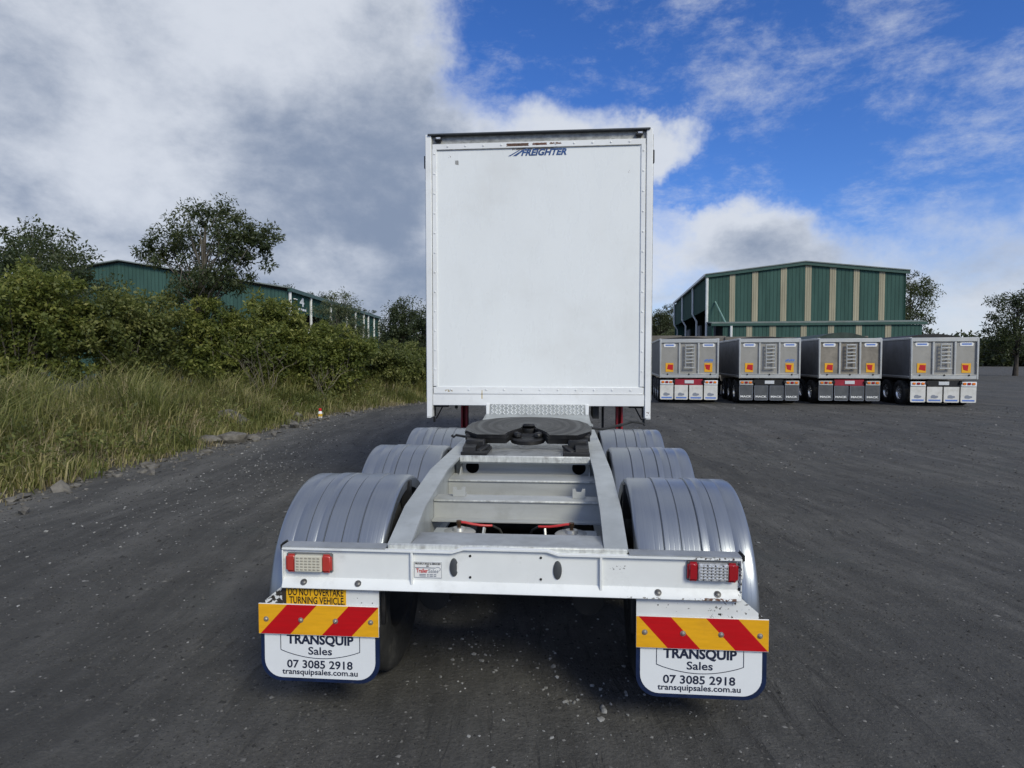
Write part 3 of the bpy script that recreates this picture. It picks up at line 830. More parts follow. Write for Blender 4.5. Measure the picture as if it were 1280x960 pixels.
for i, (lb, x, y, h) in enumerate([('treetop showing over the near end of the long green shed roof', -34.5, 92, 13.3), ('treetop showing over the shed roof above the number 4', -31.0, 96, 12.4), ('thin treetop showing over the far part of the long green shed roof', -24.5, 102, 10.3)]):
    plant('gum_tree', lb, 'tree', (x, y, 0), [(0, 0, h - 1.6, 2.6, 2, 1.5), (1.4, 0, h - 2.8, 2, 2, 1.4), (-1.5, 0, h - 3, 2, 2, 1.6)], 80, .7, 60, leaf_dark, .26, bark_dark, .22, (0, 0, h - 1.5), 80 + i)
for i, (lb, x, y, h) in enumerate([('wooded slope tree tallest beside the left end of the cream striped shed', 32.2, 128, 13.2), ('wooded slope tree next to the right edge of the white box body', 29.0, 124, 11.6), ('low grey green tree in front of the wooded slope trees beside the shed', 29.5, 112, 7.2)]):
    plant('slope_tree', lb, 'tree', (x, y, 0), [(0, 0, h * .52, 4.2, 2.5, h * .44), (.5, 0, h * .78, 3.0, 2, h * .2), (-1.8, 0, h * .5, 2, 2, h * .3)], 190, 1.0, 90, [leaf_far, leaf_far, leaf_pale][i], .3, bark_dark, .25, (0, 0, h * .8), 90 + i)
for i, (lb, x, y, h) in enumerate([('broad dark tree right of the cream striped shed', 43, 72, 9.5), ('tall open gum tree far right behind the trailers', 50, 78, 13), ('rounded dark tree at the right end of the yard', 57, 70, 10)]):
    plant('yard_tree', lb, 'tree', (x, y, 0), [(0, 0, h * .6, 3.4, 2.6, h * .36), (1.0, 0, h * .82, 2.2, 2, h * .16), (-1.8, 0, h * .5, 2, 2, h * .3)], 130, .85, 65, [leaf_far, leaf_gum, leaf_dark][i], .28, bark_dark, .25, (0, 0, h * .85), 100 + i)
for i, (lb, x, y, h) in enumerate([('leafy gum tree rising at the far left edge behind the thicket', -20.5, 27, 8.6), ('broad dark tree farthest left behind the thicket', -25.5, 33, 9.5)]):
    plant('gum_tree', lb, 'tree', (x, y, 0), [(0, 0, h * .72, 2.4, 2, h * .2), (1.3, 0, h * .6, 1.8, 1.6, h * .18), (-1.4, 0, h * .5, 1.8, 1.8, h * .22)], 140, .55, 75, [leaf_gum, leaf_dark][i], .17, bark_grey, .2, (0, 0, h * .75), 110 + i)

def woodland():
    g = np.random.default_rng(5)
    n = 6500
    az = g.uniform(-1.45, 1.45, n)
    rd = 205 + g.uniform(0, 45, n)
    x, y = rd * np.sin(az), rd * np.cos(az)
    top = 8 + 4 * vnoise(x, y, 22) + 2.2 * vnoise(x, y, 7)
    z = top * g.random(n) ** .7
    q = leaves(np.stack([x, y, z], 1), np.full(n, 2.4), 26, 1.35, .1, .7, .8, 6)
    tag(np_mesh('woodland', q, 4, [leaf_far]), 'distant belt of dark trees along the horizon', 'woodland', kind='stuff')
woodland()

# ------------------------------------------------------------------ verge grass
def blades(pos, h, w, lean, seed):
    g = np.random.default_rng(seed)
    n = len(pos)
    az = g.uniform(0, 2 * np.pi, n)
    d = np.stack([np.cos(az), np.sin(az), np.zeros(n)], 1)
    sd_ = np.stack([-np.sin(az + .6), np.cos(az + .6), np.zeros(n)], 1)
    up = np.array([0, 0, 1.0])
    ln = (lean * g.uniform(.3, 1.6, n))[:, None]
    H_ = h[:, None]
    p0 = pos
    p1 = pos + up * H_ * .55 + d * H_ * ln * .18
    p2 = pos + up * H_ * (1 - ln * .32) + d * H_ * ln * .70
    W_ = (w * g.uniform(.6, 1.3, n))[:, None]
    a0, b0 = p0 - sd_ * W_, p0 + sd_ * W_
    a1, b1 = p1 - sd_ * W_ * .8, p1 + sd_ * W_ * .8
    co = np.stack([a0, b0, b1, a1, p2], 1).reshape(-1, 3)
    idx = np.arange(n) * 5
    quads = np.stack([idx, idx + 1, idx + 2, idx + 3], 1)
    tris = np.stack([idx + 3, idx + 2, idx + 4], 1)
    return co, quads, tris
def grass_obj(name, label, m, n, ylo, yhi, dlo, dhi, hlo, hhi, w, lean, seed, tuft=.5):
    g = np.random.default_rng(seed)
    nt = n // 22
    ty = g.uniform(ylo, yhi, nt)
    td = dlo + (dhi - dlo) * g.random(nt) ** 1.15
    tx = edge(ty) - td
    k = g.integers(0, nt, n)
    sp = .09 + .11 * g.random(nt)
    x = tx[k] + g.normal(size=n) * sp[k]
    y = ty[k] + g.normal(size=n) * sp[k]
    th = (hlo + (hhi - hlo) * np.clip(.5 + .55 * vnoise(tx, ty, .8) + .25 * g.normal(size=nt), 0, 1)) * np.clip(.30 + td * .42, .3, 1.4)
    h = th[k] * g.uniform(.5, 1.15, n)
    z = verge_h(x, y)
    co, q, t3 = blades(np.stack([x, y, z], 1), h, w, lean, seed + 1)
    me = bpy.data.meshes.new(name)
    nv = len(co)
    me.vertices.add(nv)
    me.vertices.foreach_set('co', co.astype('f').ravel())
    nl = q.size + t3.size
    me.loops.add(nl)
    me.loops.foreach_set('vertex_index', np.concatenate([q.ravel(), t3.ravel()]).astype('i'))
    me.polygons.add(len(q) + len(t3))
    me.polygons.foreach_set('loop_start', np.concatenate([np.arange(len(q)) * 4, len(q) * 4 + np.arange(len(t3)) * 3]).astype('i'))
    me.update(calc_edges=True)
    me.materials.append(m)
    tag(link(name, me), label, 'grass', kind='stuff')
grass_obj('verge_grass', 'long green and yellow grass along the edge of the road', grass_m, 62000, 3, 40, .30, 5.5, .30, 1.20, .010, 1.0, 31)
grass_obj('dry_grass', 'straw coloured dry grass tufts along the road edge', dry_m, 15000, 3, 40, .10, 4.2, .22, 1.05, .007, 1.15, 33)
def weeds():
    g = np.random.default_rng(15)
    n = 560
    y = g.uniform(4, 34, n)
    d = g.uniform(.4, 4.5, n)
    x = edge(y) - d
    z = verge_h(x, y) + g.uniform(.1, .55, n)
    q = leaves(np.stack([x, y, z], 1), g.uniform(.14, .34, n), 34, .085, .1, .45, .9, 16)
    tag(np_mesh('weeds', q, 4, [leaf_shrub2]), 'low leafy weeds mixed through the verge grass', 'weeds', kind='stuff')
weeds()

# ------------------------------------------------------------------ loose stones
stone_m = mat('pale_stone', (0.27, 0.268, 0.26), .85, var=.3, vs=9)
rock_m = mat('grey_rock', (0.14, 0.13, 0.115), .9, var=.35, vs=7, bump=.5, bs=14, dirt=(.08, .07, .055, .6), dirtscale=5)
def stone_verts(g, r, sub=1):
    bm = bmesh.new()
    bmesh.ops.create_icosphere(bm, subdivisions=sub, radius=1)
    v = np.array([p.co[:] for p in bm.verts])
    f = np.array([[q.index for q in fc.verts] for fc in bm.faces])
    bm.free()
    return v, f
def pebbles(name, label, m, pts, sizes, seed):
    g = np.random.default_rng(seed)
    v0, f0 = stone_verts(g, 1, 1)
    V, F = [], []
    for i, (p, s) in enumerate(zip(pts, sizes)):
        sc = s * g.uniform(.6, 1.3, 3)
        sc[2] *= .6
        a = g.uniform(0, 6.28)
        v = v0 * (1 + .22 * g.normal(size=(len(v0), 1))) * sc
        v = np.stack([v[:, 0] * np.cos(a) - v[:, 1] * np.sin(a), v[:, 0] * np.sin(a) + v[:, 1] * np.cos(a), v[:, 2]], 1)
        V.append(v + p + np.array([0, 0, sc[2] * .25]))
        F.append(f0 + i * len(v0))
    me = bpy.data.meshes.new(name)
    me.from_pydata(np.concatenate(V).tolist(), [], np.concatenate(F).tolist())
    me.materials.append(m)
    return tag(link(name, me), label, 'gravel', kind='stuff')
def scatter():
    g = np.random.default_rng(77)
    P, Sz = [], []
    # clusters seen behind and under the trailer
    for (cx, cy, sx, sy, n, s) in [(-.25, 3.75, .16, .22, 34, .0075), (.28, 3.9, .3, .35, 60, .006), (.45, 3.35, .16, .13, 26, .010), (-.1, 4.3, .35, .4, 60, .005), (-.5, 5.2, .5, .6, 90, .006), (0, 2.85, .25, .1, 14, .007),
                                   (.8, 2.9, .3, .2, 10, .006), (0, 4, 1.4, 1.2, 120, .004), (-3.8, 9.5, .5, 2.2, 220, .008), (-4.6, 12.5, .45, 2.8, 220, .010), (-3.2, 7.5, .8, 1.6, 110, .006), (3.2, 7, 1.0, 2, 50, .006), (4.5, 11, 1.5, 4, 50, .008), (-5.0, 8, .7, 2, 130, .008), (-5.8, 18, .5, 4, 160, .012)]:
        q = g.normal(size=(n, 2)) * (sx, sy) + (cx, cy)
        P += [(a, b, 0) for a, b in q]
        Sz += list(s * np.clip(g.lognormal(0, .45, n), .4, 1.9))
    pebbles('loose_stones', 'pale loose stones scattered over the dark yard surface', stone_m, np.array(P), np.array(Sz), 3)
    n = 1700
    y = g.uniform(2, 34, n)
    d = g.normal(size=n) * .34 + .0
    x = edge(y) - d
    pebbles('edge_rubble', 'grey rubble and dirt clods along the road edge', rock_m, np.stack([x, y, np.maximum(verge_h(x, y), 0)], 1), .024 * g.lognormal(0, .65, n), 4)
scatter()
def gravel_mat():
    m = bpy.data.materials.new('mixed_gravel')
    m.use_nodes = True
    m.node_tree.nodes.clear()
    t = NT(m.node_tree)
    rnd = t.n('ShaderNodeNewGeometry').outputs['Random Per Island']
    rp = t.n('ShaderNodeValToRGB', {0: rnd})
    e = rp.color_ramp.elements
    e[0].position, e[0].color = 0.0, (0.030, 0.030, 0.030, 1)
    e[1].position, e[1].color = 1.0, (0.22, 0.215, 0.205, 1)
    for p, c in ((.45, (0.058, 0.057, 0.055)), (.85, (0.095, 0.092, 0.086)), (.95, (0.15, 0.147, 0.14))):
        x = e.new(p)
        x.color = (*c, 1)
    b = t.n('ShaderNodeBsdfPrincipled', {'Base Color': rp.outputs[0], 'Roughness': .9, 'Specular IOR Level': .2})
    t.n('ShaderNodeOutputMaterial', {'Surface': b.outputs[0]})
    return m
def gravel():
    g = np.random.default_rng(91)
    n = 62000
    Y = 2.4 * np.exp(g.random(n) * math.log(24 / 2.4))
    X = g.uniform(-.9, .9, n) * Y + g.normal(size=n) * .1
    keep = (X > edge(Y) - .4) & (vnoise(X, Y, .55) + .7 * vnoise(X, Y, .17) + .5 * g.normal(size=n) > -.35)
    X, Y = X[keep], Y[keep]
    n = len(X)
    sz = (.0022 + .0007 * Y) * np.clip(g.lognormal(0, .5, n), .4, 3.0)
    base = np.array([(1, 0, 0), (0, 1, 0), (-1, 0, 0), (0, -1, 0), (0, 0, 1.0)])
    f0 = np.array([(0, 1, 4), (1, 2, 4), (2, 3, 4), (3, 0, 4)])
    a = g.uniform(0, 6.28, n)
    v = base[None] * (sz[:, None] * g.uniform(.6, 1.3, (n, 3)))[:, None, :]
    v = v * (1 + .25 * g.normal(size=(n, 5, 1)))
    v[:, :, 2] *= .65
    vx = v[:, :, 0] * np.cos(a)[:, None] - v[:, :, 1] * np.sin(a)[:, None] + X[:, None]
    vy = v[:, :, 0] * np.sin(a)[:, None] + v[:, :, 1] * np.cos(a)[:, None] + Y[:, None]
    co = np.stack([vx, vy, v[:, :, 2]], 2).reshape(-1, 3)
    fi = (f0[None] + (np.arange(n) * 5)[:, None, None]).reshape(-1)
    me = bpy.data.meshes.new('gravel')
    me.vertices.add(len(co))
    me.vertices.foreach_set('co', co.astype('f').ravel())
    me.loops.add(len(fi))
    me.loops.foreach_set('vertex_index', fi.astype('i'))
    me.polygons.add(len(fi) // 3)
    me.polygons.foreach_set('loop_start', np.arange(0, len(fi), 3, dtype='i'))
    me.update(calc_edges=True)
    me.materials.append(gravel_mat())
    tag(link('gravel', me), 'fine dark gravel lying on the compacted yard', 'gravel', kind='stuff')
gravel()
def rocks():
    g = np.random.default_rng(8)
    v0, f0 = stone_verts(g, 1, 2)
    spec = [('largest grey boulder on the road edge at far left', (-6.28, 13.75), .30), ('flat grey boulder just left of the largest boulder', (-6.62, 13.45), .21), ('small grey rock right of the largest boulder', (-5.98, 14.2), .15), ('dark rock in the grass above the boulders', (-7.4, 16.2), .42)]
    for i, (lb, (x, y), s) in enumerate(spec):
        n1 = np.array([math.sin(3.1 * a + i) * math.cos(2.7 * b + 2 * i) + .5 * math.sin(5.3 * c + i) for a, b, c in v0])
        v = v0 * (1 + .2 * n1[:, None] + .05 * g.normal(size=(len(v0), 1))) * np.array([1.15, .9, .62]) * s
        me = bpy.data.meshes.new('boulder')
        me.from_pydata(v.tolist(), [], f0.tolist())
        me.materials.append(rock_m)
        o = tag(link('boulder', me), lb, 'rock', 'boulders at the road edge')
        o.location = (x, y, max(0, H(x, y)) + s * .25)
rocks()

def bottle():
    t = thing('plastic_bottle', 'white plastic bottle with yellow label and red cap on the road edge', 'bottle', (-6.02, 19.35, .01))
    MB().lathe([(0, 0), (.06, .004), (.066, .02), (.066, .17), (.055, .205), (.03, .225), (.03, .235), (0, .235)], (0, 0, 0), (0, 0, 1), 20).build('body', white_plain, t)
    MB().lathe([(.0675, .055), (.0675, .14)], (0, 0, 0), (0, 0, 1), 20).build('paper_label', mat('yellow_label', (.70, .42, .03), .5, var=.15, vs=20), t)
    MB().lathe([(0, .232), (.044, .232), (.047, .24), (.045, .30), (.036, .31), (0, .31)], (0, 0, 0), (0, 0, 1), 16).build('cap', mat('red_plastic', (.55, .02, .02), .35), t)
bottle()

# ================================================================== LEAD TRAILER
YAW, TX, TY = 0.0806, -0.0327, 3.0122
T = thing('lead_trailer', 'white box trailer with open silver rear chassis and ribbed mudguards, nearest in the yard', 'trailer', (TX, TY, 0), -YAW)
YB = 3.89

def rail(s):
    prof = [(.03, .918), (.38, 1.03), (1.06, 1.115), (2.3, 1.14), (3.6, 1.15), (9.5, 1.15)]
    mb = MB()
    lo = [(y, z - .018) for y, z in prof]
    a, b = sorted((s * .485, s * .602))
    mb.prism(prof + lo[::-1], 'x', a, b)
    a, b = sorted((s * .536, s * .55))
    mb.prism([(y, z - .019) for y, z in prof] + [(9.5, .74), (1.0, .74), (.03, .745)], 'x', a, b)
    a, b = sorted((s * .49, s * .60))
    mb.prism([(.03, .745), (1.0, .74), (9.5, .74), (9.5, .726), (1.0, .726), (.03, .731)], 'x', a, b)
    return mb.build('chassis_rail', silver, T)
for s in (-1, 1):
    rail(s)
# bolts on top of the rails' rear
bx('rear_plate', galv, T, (0, .145, .914), (.968, .215, .016), .003)
bx('rear_plate_lip', worn_lip, T, (0, .022, .912), (1.19, .022, .026), .004)
# crossmembers
def crossmember(y, zt, zb, fl, m=silver_web, lip=.02):
    mb = MB()
    mb.box((0, y + .005, (zt + zb) / 2), (1.068, .01, zt - zb - .02))
    mb.box((0, y + fl / 2, zt - .005), (1.07, fl, .01), .002)
    mb.box((0, y - lip, zb + .004), (1.07, .10, .012), .002)
    return mb.build('crossmember', [m], T)
crossmember(1.35, .995, .862, .235)
crossmember(.85, .966, .838, .14)
for y, z in ((1.352, .995), (.852, .966)):
    bx('flange_edge', worn_lip, T, (0, y - .009, z - .008), (1.064, .012, .012), .003)
def web_with_holes():
    bm = bmesh.new()
    def loop(pts):
        vs = [bm.verts.new(p) for p in pts]
        return [bm.edges.new((vs[i], vs[(i + 1) % len(vs)])) for i in range(len(vs))]
    y = 1.66
    es = loop([(-.53, y, .9), (.53, y, .9), (.53, y, 1.098), (-.53, y, 1.098)])
    for cx in (-.405, .405):
        es += loop([(cx + .052 * math.cos(a), y, 1.032 + .052 * math.sin(a)) for a in np.linspace(0, 2 * math.pi, 24, endpoint=False)])
    bmesh.ops.triangle_fill(bm, use_beauty=True, edges=es)
    r = bmesh.ops.extrude_face_region(bm, geom=bm.faces[:])
    bmesh.ops.translate(bm, verts=[v for v in r['geom'] if isinstance(v, bmesh.types.BMVert)], vec=(0, .01, 0))
    bmesh.ops.recalc_face_normals(bm, faces=bm.faces[:])
    mb = MB()
    mb.bm.free()
    mb.bm = bm
    mb.build('crossmember', silver_web, T)
web_with_holes()
bx('hole_shade_sheet', black_steel, T, (0, 2.0, .98), (1.05, .02, .26))  # black sheet behind the web holes, standing in for the shade there
for s in (-1, 1):
    MB().prism([(1.36, .90), (1.64, .90), (1.64, 1.08)], 'x', s * .478 - .004, s * .478 + .004).build('gusset', silver_web, T)
    lg = MB()
    lg.prism([(-.04, 0), (.04, 0), (.04, .06), (.022, .06), (.014, .04), (-.014, .04), (-.022, .06), (-.04, .06)], 'y', -.006, .006)
    lg.box((0, .03, .006), (.08, .06, .011))
    o = lg.build('lug', silver_web, T)
    o.location = (s * .385, .93, .967)
    bx('spring_hanger', silver, T, (s * .435, .53, .80), (.10, .3, .06), .004)
    bx('hanger_ledge', silver_web, T, (s * .41, .40, .85), (.10, .12, .012), .002)
    bx('suspension_strut', worn_lip, T, (s * .185, .55, .79), (.010, .03, .16), 0, (-.5, 0, s * .2))
# deck plate that carries the turntable, with its bright front lip
bx('turntable_plate', mat('scuffed_alloy_plate', (.43, .44, .44), .35, .55, var=.15, vs=6, dirt=(.04, .04, .04, .9), dirtscale=9, dirtthr=(.58, .66)), T, (0, 2.65, 1.121), (.966, 2.2, .018), .003)
bx('plate_lip', worn_lip, T, (0, 1.54, 1.112), (.966, .024, .05), .006)
bx('lower_lip', silver_web, T, (0, 1.575, 1.082), (.966, .05, .012))
# air springs and red hoses in the rear bay
for s in (-1, 1):
    a = link('air_spring', None, T)
    a.location = (s * .335, .62, 0)
    MB().lathe([(0, .79), (.095, .79), (.10, .80), (.10, .822), (.09, .83), (.04, .832), (.034, .85), (0, .85)], (0, 0, 0), (0, 0, 1), 28).build('top_plate', mat('zinc_disc', (.45, .45, .43), .4, .5, var=.15), a)
    MB().lathe([(.05, .45), (.10, .48), (.125, .55), (.12, .64), (.128, .70), (.115, .77), (.09, .788)], (0, 0, 0), (0, 0, 1), 28).build('bellows', tyre_m, a)
    MB().lathe([(0, .888), (.014, .888), (.016, .89), (.016, .872), (.011, .868), (.011, .84)], (0, 0, 0), (0, 0, 1), 10).build('stud', copper, a)
    MB().tube([(s * .328, .62, .882), (s * .30, .62, .880), (s * .26, .62, .872), (s * .21, .63, .862), (s * .16, .64, .858), (s * .14, .65, .856)], .0075, 8).build('air_hose', red_hose, T)
    MB().tube([(s * .14, .65, .856), (s * .10, .7, .82), (s * .06, .8, .70)], .0075, 8).build('air_hose', tyre_m, T)
# underside running gear
for k in range(3):
    yc = .66 + 1.30 * k
    MB().tube([(-1.0, yc, .50), (1.0, yc, .50)], .065, 14).build('axle_beam', black_steel, T)
    for s in (-1, 1):
        MB().tube([(s * .42, yc - .16, .56), (s * .42, yc - .36, .56)], .085, 16).build('brake_chamber', black_steel, T)
        MB().tube([(s * .33, yc + .05, .56), (s * .33, yc + .6, .72)], .05, 8).build('trailing_arm', black_steel, T)
MB().tube([(-.38, .95, .60), (-.05, .95, .60)], .11, 18).build('air_tank', galv, T)
MB().tube([(.22, .95, .60), (.5, .95, .60)], .10, 18).build('air_tank', galv, T)

# wheels
def wheel_mesh(r=.50, w=.26, rr=.285):
    tm = MB().lathe([(rr, -w * .42), (rr + .02, -w * .5), (r * .86, -w * .52), (r * .965, -w * .45), (r, -w * .36), (r, -w * .12), (r - .012, -w * .11), (r - .012, -w * .07), (r, -w * .06), (r, w * .06), (r - .012, w * .07), (r - .012, w * .11), (r, w * .12), (r, w * .36), (r * .965, w * .45), (r * .86, w * .52), (rr + .02, w * .5), (rr, w * .42)], (0, 0, 0), (1, 0, 0), 44)
    rm = MB().lathe([(0, -.06), (.07, -.06), (.08, -.02), (.12, .02), (.20, .025), (.24, .0), (.26, -w * .40), (.29, -w * .44), (.292, -w * .40), (.27, -w * .3), (.27, w * .3), (.292, w * .40), (.29, w * .44), (.26, w * .4), (.24, .05), (.12, .05), (.08, .0), (0, -.02)], (0, 0, 0), (1, 0, 0), 32)
    for k in range(10):
        a = 2 * math.pi * k / 10
        rm.tube([(-.01, .165 * math.cos(a), .165 * math.sin(a)), (.085, .165 * math.cos(a), .165 * math.sin(a))], .014, 6)
    return tm, rm
tm, rm = wheel_mesh()
tyre_ob = tm.build('tyre', tyre_m)
rim_ob = rm.build('rim', rim_m)
first = True
for k in range(3):
    for s in (-1, 1):
        for xo in (.815, 1.105):
            w = link('wheel', None, T)
            w.location = (s * xo, .66 + 1.30 * k, .50)
            w.rotation_euler = (random.uniform(0, 6.2), 0, 0 if s > 0 else math.pi)
            if first:
                tyre_ob.parent = w
                rim_ob.parent = w
                first = False
            else:
                for src in (tyre_ob, rim_ob):
                    c = src.copy()
                    C.objects.link(c)
                    c.parent = w

# ribbed mudguards
def guard(k, s):
    Rg, zc, yc = .612, .534, .655 + 1.30 * k
    # across the width: radial steps, each plateau ends with a thin raised bead
    xs, off = [], []
    cuts, lev = [-.30, -.292, -.275], [-.030, -.008, .0]
    for c_, h0, h1, dp in ((-.15, .0, .004, .006), (-.062, .004, .0, .005), (.036, .0, .005, .006), (.075, .005, .005, .002), (.13, .005, .0, .005), (.20, .0, .0, .0018)):
        cuts += [c_ - .0042, c_ - .001, c_ + .001, c_ + .0042]
        lev += [h0, h0 - dp, h1 - dp, h1]
    cuts += [.275, .292, .30]
    lev += [.0, -.008, -.030]
    if s < 0:
        cuts, lev = [-c for c in cuts[::-1]], lev[::-1]
    ang = np.linspace(R(5), R(175), 40)
    bm = bmesh.new()
    rows = []
    for a in ang:
        rows.append([bm.verts.new((s * .947 + x, yc - (Rg + o) * math.cos(a), zc + (Rg + o) * math.sin(a))) for x, o in zip(cuts, lev)])
    inn = []
    for a in ang:
        inn.append([bm.verts.new((s * .947 + x, yc - (Rg + o - .012) * math.cos(a), zc + (Rg + o - .012) * math.sin(a))) for x, o in zip((-.296, .296), (-.028, -.028))])
    n = len(cuts)
    for i in range(len(ang) - 1):
        for j in range(n - 1):
            bm.faces.new((rows[i][j], rows[i][j + 1], rows[i + 1][j + 1], rows[i + 1][j]))
        bm.faces.new((inn[i][1], inn[i][0], inn[i + 1][0], inn[i + 1][1]))
        bm.faces.new((rows[i][0], rows[i + 1][0], inn[i + 1][0], inn[i][0]))
        bm.faces.new((rows[i + 1][-1], rows[i][-1], inn[i][1], inn[i + 1][1]))
    mb = MB()
    mb.bm.free()
    mb.bm = bm
    g = mb.build('mudguard', guard_m, T, angle=50, recalc=True)
    # side return flange that shows along the inner edge
    fm = MB()
    xi = s * .645
    prof = []
    for i in range(len(ang) - 1):
        a0, a1 = ang[i], ang[i + 1]
        if not R(38) < a0 < R(150):
            continue
        P = lambda a, r, x: (x, yc - r * math.cos(a), zc + r * math.sin(a))
        fm.poly([P(a0, Rg - .022, xi), P(a1, Rg - .022, xi), P(a1, Rg - .075, xi + s * .008), P(a0, Rg - .075, xi + s * .008)])
    fm.build('inner_flange', guard_m, g)
    bx('guard_bracket', black_steel, g, (s * .66, yc, 1.02), (.05, .05, .20))
    return g
for k in range(3):
    for s in (-1, 1):
        guard(k, s)

# ------------------------------------------------------------------ turntable (fifth wheel)
def turntable():
    t = link('turntable', None, T)
    out = [(-.40, -.36), (-.17, -.36), (-.15, -.27), (-.11, -.19), (-.06, -.12), (-.045, -.05), (-.02, -.02), (.02, -.02), (.045, -.05), (.06, -.12), (.11, -.19), (.15, -.27), (.17, -.36), (.40, -.36), (.515, -.22), (.525, -.05), (.50, .08), (.43, .19), (.32, .27), (.18, .325), (0, .34), (-.18, .325), (-.32, .27), (-.43, .19), (-.50, .08), (-.525, -.05), (-.515, -.22)]
    tilt = .115
    def place(v):
        x, y, z = v
        return (x, 2.20 + y * math.cos(tilt) - z * math.sin(tilt), 1.298 + y * math.sin(tilt) + z * math.cos(tilt))
    bm = bmesh.new()
    a = [bm.verts.new((x, y, 0)) for x, y in out]
    b = [bm.verts.new((x * .995, y, -.03)) for x, y in out]
    f1 = bm.faces.new(a)
    f2 = bm.faces.new(b[::-1])
    n = len(out)
    for i in range(n):
        bm.faces.new((a[i], b[i], b[(i + 1) % n], a[(i + 1) % n]))
    bmesh.ops.recalc_face_normals(bm, faces=bm.faces[:])
    bmesh.ops.bevel(bm, geom=[e for e in f1.edges], offset=.008, segments=2, affect='EDGES')
    for v in bm.verts:
        v.co = place(v.co)
    mb = MB()
    mb.bm.free()
    mb.bm = bm
    mb.build('top_plate', fifth_m, t)
    sk = MB()
    for (x0, y0), (x1, y1) in zip(out, out[1:] + out[:1]):
        A, B = place((x0 * .985, y0 * .985, -.03)), place((x1 * .985, y1 * .985, -.03))
        C2, D = place((x1 * .965, y1 * .955, -.074)), place((x0 * .965, y0 * .955, -.074))
        sk.poly([A, B, C2, D])
    sk.build('skirt', black_steel, t, recalc=True)
    j = MB()
    j.lathe([(.05, 0), (.085, .0), (.09, .02), (.085, .045), (.055, .05)], place((0, .0, -.06)), (0, -.1, 1), 20)
    j.box(place((0, -.055, .010)), (.10, .075, .03), .012)
    j.box(place((0, -.1, -.07)), (.30, .22, .05), .02)
    j.box(place((.12, -.14, -.045)), (.06, .25, .05), .015, (0, 0, -.4))
    j.box(place((-.12, -.14, -.045)), (.06, .25, .05), .015, (0, 0, .4))
    j.lathe([(0, -.09), (.14, -.09), (.145, -.06), (.13, -.052), (0, -.05)], place((0, -.20, 0)), (0, -.115, 1), 24)
    j.build('locking_jaw', black_steel, t)
    for s in (-1, 1):
        p = MB()
        p.box((s * .385, 1.76, 1.142), (.20, .34, .024), .004)
        p.box((s * .40, 1.86, 1.18), (.15, .2, .09), .01)
        p.prism([(1.64, 1.15), (2.3, 1.15), (2.28, 1.21), (2.0, 1.25), (1.82, 1.21), (1.66, 1.18)], 'x', s * .43 - .05, s * .43 + .05)
        p.box((s * .33, 1.72, 1.165), (.05, .14, .02), .004, (.25, 0, s * .5))
        p.build('pedestal', black_steel, t)
        MB().tube([(s * .36, 1.95, 1.225), (s * .50, 1.95, 1.225)], .03, 10).build('pivot_pin', black_steel, t)
    MB().tube([(-.50, 1.98, 1.22), (-.585, 1.97, 1.235), (-.60, 1.96, 1.22), (-.62, 1.96, 1.235)], .011, 6).build('release_handle', black_steel, t)
turntable()
MB().tube([(.50, 2.2, 1.28), (.62, 2.35, 1.25), (.80, 2.6, 1.262), (.92, 2.8, 1.27), (1.0, 2.9, 1.262)], .012, 7).build('cable', tyre_m, T)
MB().tube([(.80, 2.6, 1.25), (.9, 2.7, 1.285), (1.02, 2.75, 1.262), (1.04, 2.8, 1.24)], .009, 6).build('cable', tyre_m, T)

